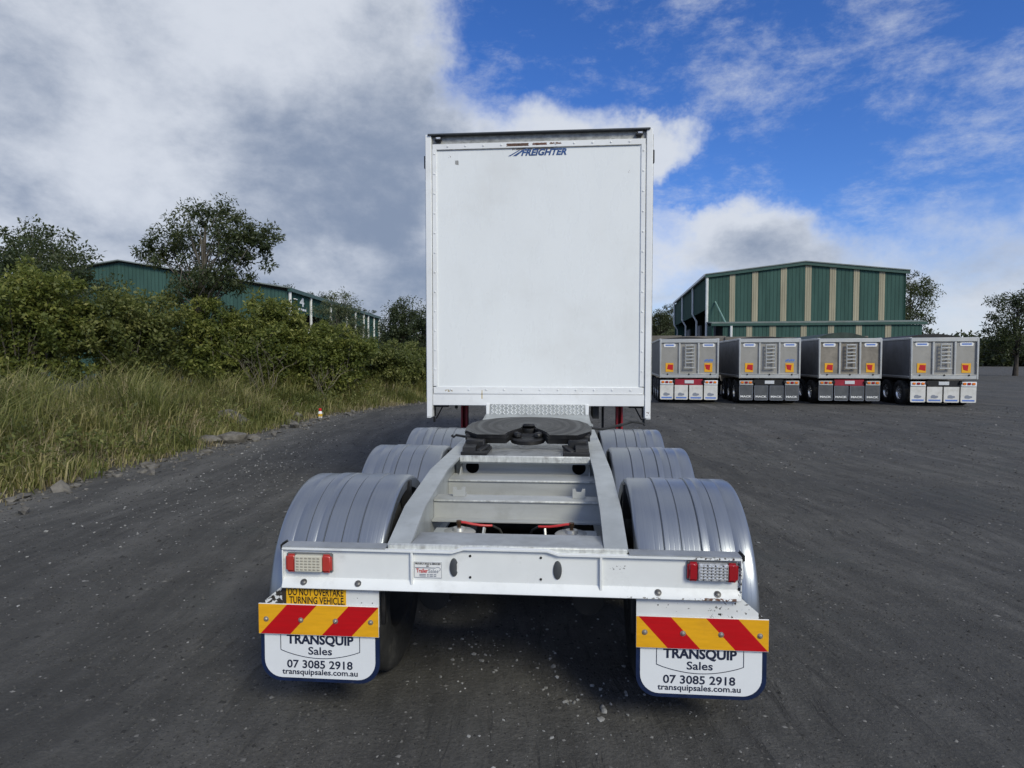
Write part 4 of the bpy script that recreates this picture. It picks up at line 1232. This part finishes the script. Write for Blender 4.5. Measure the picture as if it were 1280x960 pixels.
# ------------------------------------------------------------------ box body
def box_body():
    b = link('box_body', None, T)
    y0, L = YB, 8.2
    # rear wall panel (slightly behind the frame) and frames
    bx('end_panel', box_white, b, (0, y0 + .025, 2.86), (2.30, .02, 2.66))
    for s in (-1, 1):
        bx('panel_trim', frame_white, b, (s * 1.150, y0 + .012, 2.87), (.048, .022, 2.64), .003)
        post = MB()
        post.box((s * 1.216, y0 + .04, 2.775), (.068, .10, 3.15), .006)
        post.build('corner_post', frame_white, b)
        bx('post_groove', grey_header, b, (s * 1.178, y0 + .03, 2.80), (.007, .05, 3.02))
        bx('outer_channel', grey_header, b, (s * 1.256, y0 + .07, 2.85), (.012, .06, 2.9))
        bx('hinge', black_steel, b, (s * 1.262, y0 + .05, 4.06), (.02, .05, .14), .005)
        bx('side_wall', box_white, b, (s * 1.215, y0 + .09 + L / 2, 2.83), (.03, L - .02, 2.98))
        for k in range(11):
            bx('curtain_strap', grey_header, b, (s * 1.233, y0 + .55 + k * .72, 2.75), (.006, .05, 2.62))
            bx('buckle', black_steel, b, (s * 1.240, y0 + .55 + k * .72, 1.56), (.016, .07, .10), .004)
        bx('cant_rail', grey_header, b, (s * 1.235, y0 + .09 + L / 2, 4.31), (.06, L, .12), .01)
        bx('side_rail', frame_white, b, (s * 1.235, y0 + .09 + L / 2, 1.38), (.06, L, .14), .01)
        bx('post_foot', frame_white, b, (s * 1.224, y0 + .02, 1.255), (.052, .05, .13), .004)
        MB().tube([(s * 1.224, y0 - .007, 1.232), (s * 1.224, y0 - .004, 1.232)], .010, 10).build('bolt_hole', print_black, b)
        st = MB()
        st.tube([(s * 1.185, y0 + .12, 1.33), (s * 1.185, y0 + .12, 1.20)], .018, 6)
        st.tube([(s * 1.09, y0 + .14, 1.32), (s * 1.17, y0 + .14, 1.17)], .008, 6)
        st.tube([(s * 1.19, y0 + .13, 1.19), (s * 1.19, y0 + .13, 1.13)], .014, 6)
        st.box((s * 1.10, y0 + .16, 1.315), (.14, .08, .02))
        st.build('curtain_stay', black_steel, b)
        lamp = link('clearance_lamp', None, b)
        MB().box((s * 1.105, y0 - .0, 4.292), (.075, .05, .05), .012, seg=2).build('housing', black_steel, lamp)
        MB().box((s * 1.105 + .004, y0 - .027, 4.30), (.052, .012, .022), .004).build('lens', lamp_clear, lamp)
    bx('top_trim', frame_white, b, (0, y0 + .013, 4.215), (2.345, .022, .062), .003)
    bx('trim_shadow_strip', grey_header, b, (0, y0 + .006, 4.182), (2.24, .012, .004))  # thin grey strip painted as the shadow line below the top trim
    bx('header', grey_header, b, (0, y0 + .045, 4.292), (2.36, .03, .092))
    bx('roof_cap', dark_cap, b, (0, y0 + .02, 4.343), (2.44, .10, .018), .004)
    bx('roof', frame_white, b, (0, y0 + .09 + L / 2, 4.345), (2.44, L, .04))
    bx('bottom_trim', frame_white, b, (0, y0 + .013, 1.507), (2.345, .022, .07), .004)
    bx('bottom_ledge', frame_white, b, (0, y0 + .010, 1.4675), (2.35, .03, .009), .003)
    bx('rear_sill', frame_white, b, (0, y0 + .02, 1.397), (2.36, .04, .128), .005)
    bx('floor', grey_header, b, (0, y0 + .1 + L / 2, 1.40), (2.36, L, .10))
    bx('front_wall', box_white, b, (0, y0 + .1 + L, 2.83), (2.40, .03, 2.98))
    rv = MB()
    def riv(x, z, y=y0 - .0005):
        rv.lathe([(.011, 0), (.009, .004), (.004, .006), (0, .0065)], (x, y, z), (0, -1, 0), 8)
    for k in range(12):
        z = 1.72 + k * .218
        riv(-1.150, z + .02)
        riv(1.150, z)
    for k in range(11):
        x = -1.0 + k * .2
        riv(x, 4.217)
        riv(x + .03, 1.512)
    tag(rv.build('rivets', frame_white, b), kind='stuff')
    # logo print under the top trim
    lettering('FREIGHTER', print_blue, b, .068, y0 + .012, 4.100, .50, .066, off=.038, shear=.32)
    yy = y0 + .0125
    for (xa, xb, w) in ((-.325, -.205, .012), (-.275, -.168, .020)):
        MB().prism([(xa, 4.096), (xa + w * 2, 4.096), (xb + w, 4.158), (xb - w * .3, 4.158)], 'y', yy, yy + .002).build('logo_stroke', print_blue, b)
    return b
box_body()
# steps between deck and box: chequer plate riser and apron
def treadplate():
    mb = MB()
    mb.box((0, YB + .0, 1.293), (1.06, .02, .115), .003)
    lug = MB()
    k = 0
    for i in range(24):
        for j in range(5):
            x = -.50 + i * .0435
            z = 1.25 + j * .0215
            lug.box((x, YB - .0125, z), (.034, .006, .009), 0, (0, (.7 if (i + j) % 2 else -.7), 0))
            k += 1
    tp = mb.build('tread_plate', mat('chequer_plate', (.42, .435, .43), .45, .2, var=.12, vs=9), T)
    tag(lug.build('tread_lugs', mat('pale_chequer_lugs', (.80, .81, .80), .3, .2, var=.08), tp), kind='stuff')  # lugs coloured paler than the plate to bring out the light-dark relief
treadplate()
for s in (-1, 1):
    bx('tread_upright', frame_white, T, (s * .553, YB + .005, 1.293), (.04, .03, .12), .004)
MB().prism([(-.60, 3.46), (.60, 3.46), (.56, 3.875), (-.56, 3.875)], 'z', 1.158, 1.172).build('apron_plate', silver, T)
MB().prism([(3.46, 1.172), (3.875, 1.228), (3.875, 1.24), (3.46, 1.184)], 'x', -.575, .575).build('apron_ramp', silver, T)
# red landing legs and winding handle under the box
for s in (-1, 1):
    lg = link('landing_leg', None, T)
    x = s * 1.03
    MB().box((x - .032, 5.25, .93), (.028, .10, .84), .004).box((x + .032, 5.25, .93), (.028, .10, .84), .004).box((x, 5.29, .93), (.09, .02, .84)).build('outer_channel', red_leg, lg)
    MB().box((x, 5.27, .52), (.05, .05, .7), .006).build('inner_leg', red_leg, lg)
    MB().box((x, 5.25, .13), (.22, .22, .03), .01).box((x, 5.25, .07), (.16, .16, .14), .02).build('foot', black_steel, lg)
wh = MB()
wh.tube([(.80, 5.0, 1.34), (.80, 5.0, .86)], .016, 8)
wh.box((.80, 5.0, 1.315), (.17, .06, .05), .01)
wh.build('winding_handle', black_steel, T)
bx('chassis_outrigger', black_steel, T, (.66, 4.3, 1.25), (.07, .5, .14))
bx('lock_lever', black_steel, T, (-.965, 4.2, 1.305), (.03, .04, .06))

# ------------------------------------------------------------------ rear beam
def rear_beam():
    b = link('rear_beam', None, T)
    web = [(-1.128, .715), (1.128, .715), (1.128, .903), (.262, .903), (.205, .921), (-.205, .921), (-.262, .903), (-1.128, .903)]
    MB().prism(web, 'y', .0, .012).build('web', white_beam, b)
    lip = MB()
    top = [(-1.13, .903), (-.262, .903), (-.205, .921), (.205, .921), (.262, .903), (1.13, .903)]
    prof = top + [(x, z - .009) for x, z in top[::-1]]
    lip.prism(prof, 'y', -.020, .0015)
    lip.build('top_lip', white_beam, b)
    fl = MB()
    fl.prism([(-1.133, -.012), (-.604, -.012), (-.604, .075), (-1.133, .075)], 'z', .9035, .9095)
    fl2 = MB().prism([(.604, -.012), (1.133, -.012), (1.133, .075), (.604, .075)], 'z', .9035, .9095)
    fl2.build('top_flange', galv, b)
    fl.build('top_flange', galv, b)
    bt = MB()
    bt.prism([(.0, .748), (-.003, .748), (-.026, .716), (-.030, .703), (-.026, .699), (.0, .704), (.012, .714)], 'x', -1.13, 1.128)
    bt.build('bottom_lip', white_beam, b)
    for s in (-1, 1):
        bx('stiffener', white_beam, b, (s * .467, -.009, .815), (.012, .018, .168), .002)
        bx('end_cap', white_beam, b, (s * 1.131, .03, .80), (.006, .09, .20), .001)
        ov = MB()
        ov.lathe([(0, .011), (.55, .010), (.9, .006), (1.0, 0)], (0, 0, 0), (0, -1, 0), 28)
        for v in ov.bm.verts:
            v.co = (v.co.x * .0215, v.co.y, v.co.z * .047)
        if s < 0:
            for v in ov.bm.verts:
                if v.co.x > .010 and abs(v.co.z) < .02:
                    v.co.x *= .72
        o = ov.build('rubber_buffer', rubber_grey, b, recalc=True)
        o.location = (s * .2565, -.001, .819)
        for z in (.879, .772):
            MB().tube([(s * .175, -.003, z), (s * .175, .001, z)], .0062, 10).build('bolt_hole', print_black, b)
        for x in (.74, 1.02):
            o = MB().lathe([(0, .006), (.008, .0058), (.012, .003), (.0125, .0), (.017, -.0002), (.017, -.004)], (0, 0, 0), (0, -.75, .66), 12).build('bolt', mat('dull_bolt', (.16, .155, .15), .45, .6, var=.3, vs=30), b)
            o.location = (s * x, -.019, .731)
        m = link('side_marker_lamp', None, b)
        MB().box((s * 1.146, .05, .893), (.022, .075, .045), .009, seg=2).build('housing', black_steel, m)
        MB().box((s * 1.145, .045, .825), (.012, .03, .075), .003).build('reflector', lamp_red if s < 0 else white_plain, m)
    # sticker
    st = link('dealer_sticker', None, b)
    MB().box((-.387, -.0015, .804), (.138, .002, .080), .0008).build('backing', white_plain, st)
    fr = MB()
    for (c, s_) in (((-.387, -.0032, .843), (.138, .001, .0016)), ((-.387, -.0032, .765), (.138, .001, .0016)), ((-.4555, -.0032, .804), (.0016, .001, .08)), ((-.3185, -.0032, .804), (.0016, .001, .08))):
        fr.box(c, s_)
    fr.build('border', print_grey, st)
    lettering('PROUDLY SOLD & SERVICED', print_black, st, -.387, -.0035, .831, .128, .0085, off=.02)
    lettering('BY', print_black, st, -.387, -.0035, .8195, .014, .007, off=.02)
    lettering('Trailer', print_red, st, -.417, -.0035, .790, .058, .020, off=.015)
    lettering('Sales', print_grey, st, -.360, -.0035, .790, .050, .019, off=.0)
    ar = MB()
    ar.prism([(-.452, .8125), (-.35, .8125), (-.35, .8165), (-.452, .8165)], 'y', -.0038, -.0028)
    ar.tube([(-.35 + .014 * math.cos(a) + .012, -.0033, .809 + .010 * math.sin(a)) for a in np.linspace(2.6, -1.4, 9)], .0014, 5)
    ar.build('logo_stroke', print_grey, st)
    ln = MB()
    for z in (.781, .773):
        for xa, xb in ((-.43, -.398), (-.392, -.383), (-.379, -.362), (-.358, -.345)):
            ln.box(((xa + xb) / 2, -.0033, z), (xb - xa, .001, .0042))
    tag(ln.build('small_print', print_grey, st), kind='stuff')
    return b
rear_beam()

def tail_light(s):
    t = link('tail_light', None, T)
    x0, z0 = (-.990, .828) if s < 0 else (.985, .838)
    if s > 0:
        t.rotation_euler = (0, .012, 0)
        z0 += .0118
    red = lamp_red_old if s < 0 else lamp_red
    MB().box((x0, -.006, z0), (.240, .012, .098), .005, seg=2).build('base', mat('grey_lamp_base', (.16, .165, .17), .4), t)
    for e in (-1, 1):
        MB().box((x0 + e * .091, -.019, z0), (.056, .029, .092), .012, seg=3).build('red_lens', red, t)
    MB().box((x0, -.020, z0), (.140, .030, .084), .004, seg=2).build('clear_lens', lamp_cream if s < 0 else lamp_clear, t)
    cells = MB()
    nx, nz = (6, 5) if s < 0 else (7, 5)
    dk = MB()
    for i in range(nx):
        for j in range(nz):
            cx = x0 - .064 + .128 * (i + .5) / nx
            cz = z0 - .036 + .072 * (j + .5) / nz
            if s < 0:
                cells.box((cx, -.036, cz), (.015, .004, .007), .0015)
            else:
                cells.lathe([(.0065, 0), (.0045, .003), (0, .0045)], (cx, -.0345, cz), (0, -1, 0), 8)
                dk.box((cx + .009, -.0352, cz + (.006 if i % 2 else -.006)), (.006, .002, .006), 0, (0, .78, 0))
    tag(cells.build('led', led_dark if s < 0 else led_bright, t), kind='stuff')
    if s > 0:
        tag(dk.build('led_gap', led_deep, t), kind='stuff')
    else:
        dk.bm.free()
for s in (-1, 1):
    tail_light(s)

# ------------------------------------------------------------------ flaps, marker boards, bracket plates
def round_flap(x0, x1, zt, zb, r):
    pts = [(x0, zt), (x1, zt)]
    for k in range(9):
        a = -math.pi / 2 * k / 8
        pts.append((x1 - r + r * math.cos(a), zb + r + r * math.sin(a)))
    for k in range(9):
        a = -math.pi / 2 - math.pi / 2 * k / 8
        pts.append((x0 + r + r * math.cos(a), zb + r + r * math.sin(a)))
    return pts
def flap_side(s):
    xi, xo = s * .641, s * 1.262
    a, b = min(xi, xo), max(xi, xo)
    cx = (a + b) / 2
    # bracket plate, cut at a slant to the outer end of the board
    pl = MB().prism([(s * .640, .735), (s * 1.10, .735), (s * 1.135, .705), (s * 1.252, .606), (s * 1.252, .50), (s * .640, .50)], 'y', .004, .010)
    pl.build('bracket_plate', white_plate, T)
    # marker board with diagonal stripes
    mbd = link('marker_board', None, T)
    bx('backing', white_plain, mbd, (cx, -.004, .531), (.626, .006, .158), .001)
    z0, z1 = .455, .607
    hgt = z1 - z0
    xl, xr = cx - .312, cx + .312
    d = -s                                     # slope direction of the stripes
    sl = .138 * 1.0
    if s < 0:
        edges = [(-.3, .02), (.014, .118), (.118, .222), (.222, .326), (.326, .43), (.43, .9)]
    yy = -.0085
    cuts = []
    # stripe boundaries measured along the bottom edge; each band leans by one board height
    if s < 0:
        bots = [.010, .165, .330, .485]
        lean = .140
    else:
        bots = [.150, .305, .470, .622]
        lean = -.140
    def clip(poly):
        # clip a convex polygon to xl..xr
        for side in (0, 1):
            res = []
            lim = xl if side == 0 else xr
            inside = (lambda p: p[0] >= lim - 1e-9) if side == 0 else (lambda p: p[0] <= lim + 1e-9)
            for i in range(len(poly)):
                p, q = poly[i], poly[(i + 1) % len(poly)]
                if inside(p):
                    res.append(p)
                if inside(p) != inside(q):
                    f = (lim - p[0]) / (q[0] - p[0])
                    res.append((lim, p[1] + f * (q[1] - p[1])))
            poly = res
            if len(poly) < 3:
                return []
        return poly
    bl = [-.5] + bots + [1.3]
    face = [MB(), MB()]
    for i in range(len(bl) - 1):
        p = clip([(xl + bl[i], z0), (xl + bl[i + 1], z0), (xl + bl[i + 1] + lean, z1), (xl + bl[i] + lean, z1)])
        if p:
            face[i % 2].prism(p, 'y', yy, yy + .0012)
    face[0].build('yellow_stripe', yellow_refl, mbd)
    face[1].build('red_stripe', red_refl, mbd)
    for k, f in enumerate((-.272, -.090, .090, .272)):
        o = MB().lathe([(0, .010), (.005, .0095), (.0085, .006), (.0095, .002), (.0135, .0015), (.0135, 0)], (0, 0, 0), (0, -1, 0), 16).build('bolt', bolt_m, mbd)
        o.location = (cx + f, yy, .530)
    # flap
    fl = link('mud_flap', None, T)
    MB().prism(round_flap(a, b, .60, .203, .105), 'y', .0105, .0195).build('rubber_sheet', navy, fl)
    MB().prism(round_flap(a + .020, b - .022, .59, .222, .092), 'y', .0085, .0108).build('white_face', flap_white, fl)
    ty = .0078
    tx = cx + (.002 if s < 0 else -.005)
    lettering('TRANSQUIP', print_navy, fl, tx, ty, .401, .350, .046, off=.036)
    lettering('Sales', print_navy, fl, tx, ty, .346, .124, .039, off=.014)
    lettering('07 3085 2918', print_navy, fl, tx - .003, ty, .275, .344, .040, off=.018)
    lettering('transquipsales.com.au', print_navy, fl, tx - .003, ty, .241, .396, .0285, off=.016)
    sh_ = MB()
    pts = [(tx - .207, .56), (tx - .207, .366)] + [(tx - .207 + .414 * k / 14, .366 - .040 * math.sin(math.pi * k / 14) ** .85) for k in range(1, 14)] + [(tx + .207, .366), (tx + .207, .56)]
    for (p, q) in zip(pts[:-1], pts[1:]):
        v = Vector((q[0] - p[0], q[1] - p[1]))
        nrm = Vector((-v.y, v.x)).normalized() * .0016
        sh_.prism([(p[0] - nrm.x, p[1] - nrm.y), (q[0] - nrm.x, q[1] - nrm.y), (q[0] + nrm.x, q[1] + nrm.y), (p[0] + nrm.x, p[1] + nrm.y)], 'y', ty - .0006, ty + .0006)
    sh_.build('shield_outline', print_navy, fl)
    # strut behind the plate
    bx('flap_strut', black_steel, T, (s * .628, .045, .62), (.022, .02, .24), .003)
for s in (-1, 1):
    flap_side(s)
ws = link('warning_sign', None, T)
bx('backing', sign_yellow, ws, (-.965, .0025, .675), (.312, .0022, .136), .0005)
lettering('DO NOT OVERTAKE', print_black, ws, -.966, .001, .6535, .288, .038, off=.014)
lettering('TURNING VEHICLE.', print_black, ws, -.960, .001, .612, .290, .0355, off=.014)

# ================================================================== TIPPER TRAILERS
alu = mat('alloy_tub', (0.52, 0.52, 0.50), .42, .55, var=.06, vs=2, dirt=(.25, .24, .22, .35), dirtscale=3)
alu_panel = mat('alloy_tailgate_sheet', (0.34, 0.325, 0.295), .5, .35, var=.07, vs=2, dirt=(.2, .19, .17, .4), dirtscale=3)
alu_side = mat('dark_alloy_side', (0.15, 0.155, 0.165), .5, .3, var=.12, vs=1.5, dirt=(.09, .085, .08, .5), dirtscale=2)  # alloy much darker than the rails and tailgate
tarp = mat('black_tarp', (0.018, 0.018, 0.02), .7, var=.3, vs=3, bump=.3, bs=6)
flap_black = mat('black_flap', (0.085, 0.09, 0.096), .45, var=.15, dirt=(.17, .165, .16, .5), dirtscale=3)
flap_dirty = mat('white_flap_dusty', (0.66, 0.65, 0.62), .5, var=.08, dirt=(.4, .37, .3, .5), dirtscale=4)
red_bar = mat('red_crossbar', (0.30, 0.012, 0.030), .45, var=.12)
plate_m = mat('number_plate', (.62, .64, .66), .4, var=.1, vs=30)
dusty_panel = mat('dusty_tailgate_sheet', (0.24, 0.215, 0.18), .7, .1, var=.2, vs=2, dirt=(.16, .14, .11, .6), dirtscale=3)
green_tarp = mat('faded_green_tarp', (0.03, 0.05, 0.04), .7, var=.3, vs=3, bump=.3, bs=6)
def tipper(label, loc, white, kind=0):
    sheet_m = dusty_panel if kind == 2 else alu_panel
    hump = (.09, .09, .26, .16)[kind]
    t = thing('tipper_trailer', label, 'trailer', loc, R(-9.3), 'tipper trailers parked in a row')
    W2, L, zb, zt = 1.17, 8.6, 1.07, 2.70
    # tub
    for s in (-1, 1):
        MB().prism([(.08, zb + .08), (L, zb + .08), (L, zt - .02), (.08, zt - .02)], 'x', s * W2 - .03, s * W2 + .03).build('side_wall', alu_side, t)
        bx('top_rail', alu, t, (s * W2, L / 2 + .05, zt - .02), (.12, L, .10), .02)
        bx('bottom_rail', alu, t, (s * W2, L / 2 + .05, zb + .08), (.09, L, .09), .01)
    bx('front_wall', alu_side, t, (0, L, (zb + zt) / 2), (2 * W2, .06, zt - zb))
    bx('tub_floor', alu_side, t, (0, L / 2, zb + .05), (2 * W2 - .1, L - .1, .08))
    # bowed tarp
    arc = [(-W2 + .05, zt + .02)] + [(-W2 + .05 + (2 * W2 - .1) * k / 12, zt + .03 + hump * math.sin(math.pi * k / 12)) for k in range(13)] + [(W2 - .05, zt + .02)]
    tb = MB()
    tb.prism(arc, 'y', .9, L - .1)
    tb.build('tarp', green_tarp if kind == 2 else tarp, t)
    # tailgate frame
    f = link('tailgate', None, t)
    bx('top_bar', alu, f, (0, .0, zt - .075), (2.30, .10, .17), .02)
    bx('bottom_bar', alu, f, (0, .0, zb + .10), (2.38, .10, .19), .02)
    bx('seam', led_deep, f, (0, -.052, zb + .17), (2.2, .004, .012))
    for s in (-1, 1):
        bx('corner_post', alu, f, (s * 1.165, .0, (zt + zb) / 2 + .0), (.075, .12, zt - zb), .015)
        bx('mullion', alu, f, (s * .385, .0, 1.89), (.085, .08, 1.32), .015)
        bx('sheet', sheet_m, f, (s * .775, .025, 1.89), (.70, .02, 1.34))
        # badge, marker plate
        x = s * .79
        MB().prism([(x - .22, 2.37), (x + .22, 2.37), (x + .25, 2.47), (x + .2, 2.53), (x - .2, 2.53), (x - .25, 2.47)], 'y', .0, .013).build('badge', white_plain, f)
        MB().box((x, -.003, 2.45), (.34, .004, .055), 0, (0, -.0, 0)).build('badge_print', print_ltblue, f)
        MB().prism([(x - .16 + .0, 1.33), (x + .16, 1.33), (x + .16, 1.70), (x - .16, 1.70)], 'y', .0, .013).build('marker_plate', yellow_refl, f)
        MB().prism([(x - .10 + s * -.06 * 0 - (.0), 1.45), (x + .14 if s < 0 else x + .05, 1.40), (x + .15 if s < 0 else x + .08, 1.63), (x - .06 if s < 0 else x - .14, 1.64)], 'y', -.004, -.001).build('marker_print', red_refl, f)
        bx('bolt', black_steel, f, (s * .87, -.06, zb + .165), (.06, .05, .06), .015)
    bx('bolt', black_steel, f, (0, -.06, zb + .165), (.06, .05, .06), .015)
    bx('sheet', sheet_m, f, (0, .025, 1.89), (.68, .02, 1.34))
    pr = MB() if kind < 2 else None
    for k, (xa, xb, za) in enumerate(((.62, .67, 1.76), (.69, .74, 1.78), (.76, .80, 1.76), (.82, .88, 1.78), (.9, .96, 1.77))):
        pr and pr.prism([(xa, za), (xb, za), (xb + .03, za + .09), (xa + .02, za + .08)], 'y', .008, .0135)
    if pr:
        pr.build('script_print', print_ltblue, f)
    # ladder
    ld = link('ladder', None, t)
    for s in (-1, 1):
        MB().tube([(s * .17 + .02, -.10, 2.48), (s * .17 + .02, -.10, 1.48)], .026, 6).build('side_rail', alu, ld)
    for z in (2.44, 2.30, 2.14, 2.0, 1.86, 1.72, 1.50):
        bx('rung', alu, ld, (.02, -.10, z), (.34 if z > 1.6 else .46, .05, .055), .01)
    # chassis and rear bar
    for s in (-1, 1):
        bx('chassis_beam', black_steel, t, (s * .45, L / 2, .88), (.12, L - .4, .26))
        c = link('lamp_cluster', None, t)
        x = s * .895
        bx('bracket', mat('grey_lamp_panel', (.42, .42, .40), .5) if not white else flap_white, c, (x, -.0, .885), (.55, .06, .19), .015)
        for j, m in enumerate((amber, lamp_red, amber)):
            MB().box((x - .16 + .16 * j, -.042, .90), (.125, .03, .09), .018, seg=2).build('lens', m, c)
    bx('rear_crossbar', red_bar if kind in (0, 2) else black_steel, t, (0, .06, .90), (1.14, .10, .26), .02)
    bx('number_plate', plate_m, t, (.02, -.002, .915), (.37, .015, .135), .004)
    for s in (-1, 1):
        bx('coupling', black_steel, t, (s * .60, -.02, .93), (.10, .10, .12), .02)
    # four flaps
    for j in range(4):
        x = -.895 + j * .597
        zt_ = .80 if j in (0, 3) else .775
        fl = link('mud_flap', None, t)
        MB().prism(round_flap(x - .272, x + .272, zt_, .165, .05), 'y', .0, .02).build('sheet', flap_dirty if white else flap_black, fl)
        rim = MB()
        pts = round_flap(x - .262, x + .262, zt_ - .01, .175, .045)
        if not white:
            for p, q in zip(pts, pts[1:] + pts[:1]):
                rim.tube([(p[0], -.003, p[1]), (q[0], -.003, q[1])], .008, 4, caps=False)
            rim.build('rim', print_grey, fl)
            lettering('MACK', white_plain, fl, x, -.004, .285, .44, .075, off=.04)
        else:
            rim.bm.free()
            em = MB()
            em.prism([(x - .13, .33), (x + .02, .32), (x + .13, .36), (x + .12, .42), (x + .03, .43), (x - .02, .46), (x - .10, .45), (x - .14, .40)], 'y', -.003, -.0005)
            em.build('emblem', print_grey, fl)
            MB().prism([(x - .21, .215), (x + .21, .215), (x + .22, .275), (x - .22, .275)], 'y', -.003, -.0005).build('lettering_bar', print_ltblue, fl)
    # wheels: three axles
    for k in range(3):
        bx('axle', black_steel, t, (0, 1.0 + 1.28 * k, .5), (1.9, .12, .12))
        for s in (-1, 1):
            for xo in (.80, 1.08):
                w = link('wheel', None, t)
                w.location = (s * xo, 1.0 + 1.28 * k, .50)
                w.rotation_euler = (k * .7, 0, 0 if s > 0 else math.pi)
                c = tyre_ob.copy()
                C.objects.link(c)
                c.parent = w
                c = rim_alu.copy()
                C.objects.link(c)
                c.parent = w
    bx('front_axle_group', black_steel, t, (0, L - 1.6, .62), (1.5, 1.8, .2))
    for s in (-1, 1):
        for k in range(2):
            w = link('wheel', None, t)
            w.location = (s * 1.05, L - 2.2 + 1.28 * k, .5)
            w.rotation_euler = (0, 0, 0 if s > 0 else math.pi)
            for src in (tyre_ob, rim_alu):
                c = src.copy()
                C.objects.link(c)
                c.parent = w
    return t
rim_alu = rim_ob.copy()
rim_alu.data = rim_ob.data.copy()
rim_alu.data.materials.clear()
rim_alu.data.materials.append(alu_rim)
d2 = Vector((math.cos(R(9.3)), -math.sin(R(9.3)), 0))
P1 = Vector((7.42, 25.95, 0))
for i, (lb, wh_) in enumerate((('alloy tipper trailer with white mud flaps and a red rear crossbar', True), ('alloy tipper trailer with black lettered flaps beside the red crossbar trailer', False),
                              ('dusty brown tipper trailer with black flaps, a green tarp and a red crossbar', False), ('alloy tipper trailer with white flaps and black crossbar at the right end of the row', True))):
    o = tipper(lb, P1 + d2 * (3.2 * i) + Vector((0, (0, 0, .25, -.2)[i], 0)), wh_, i)
    o.rotation_euler.z += R((0, 0, .7, -.9)[i])
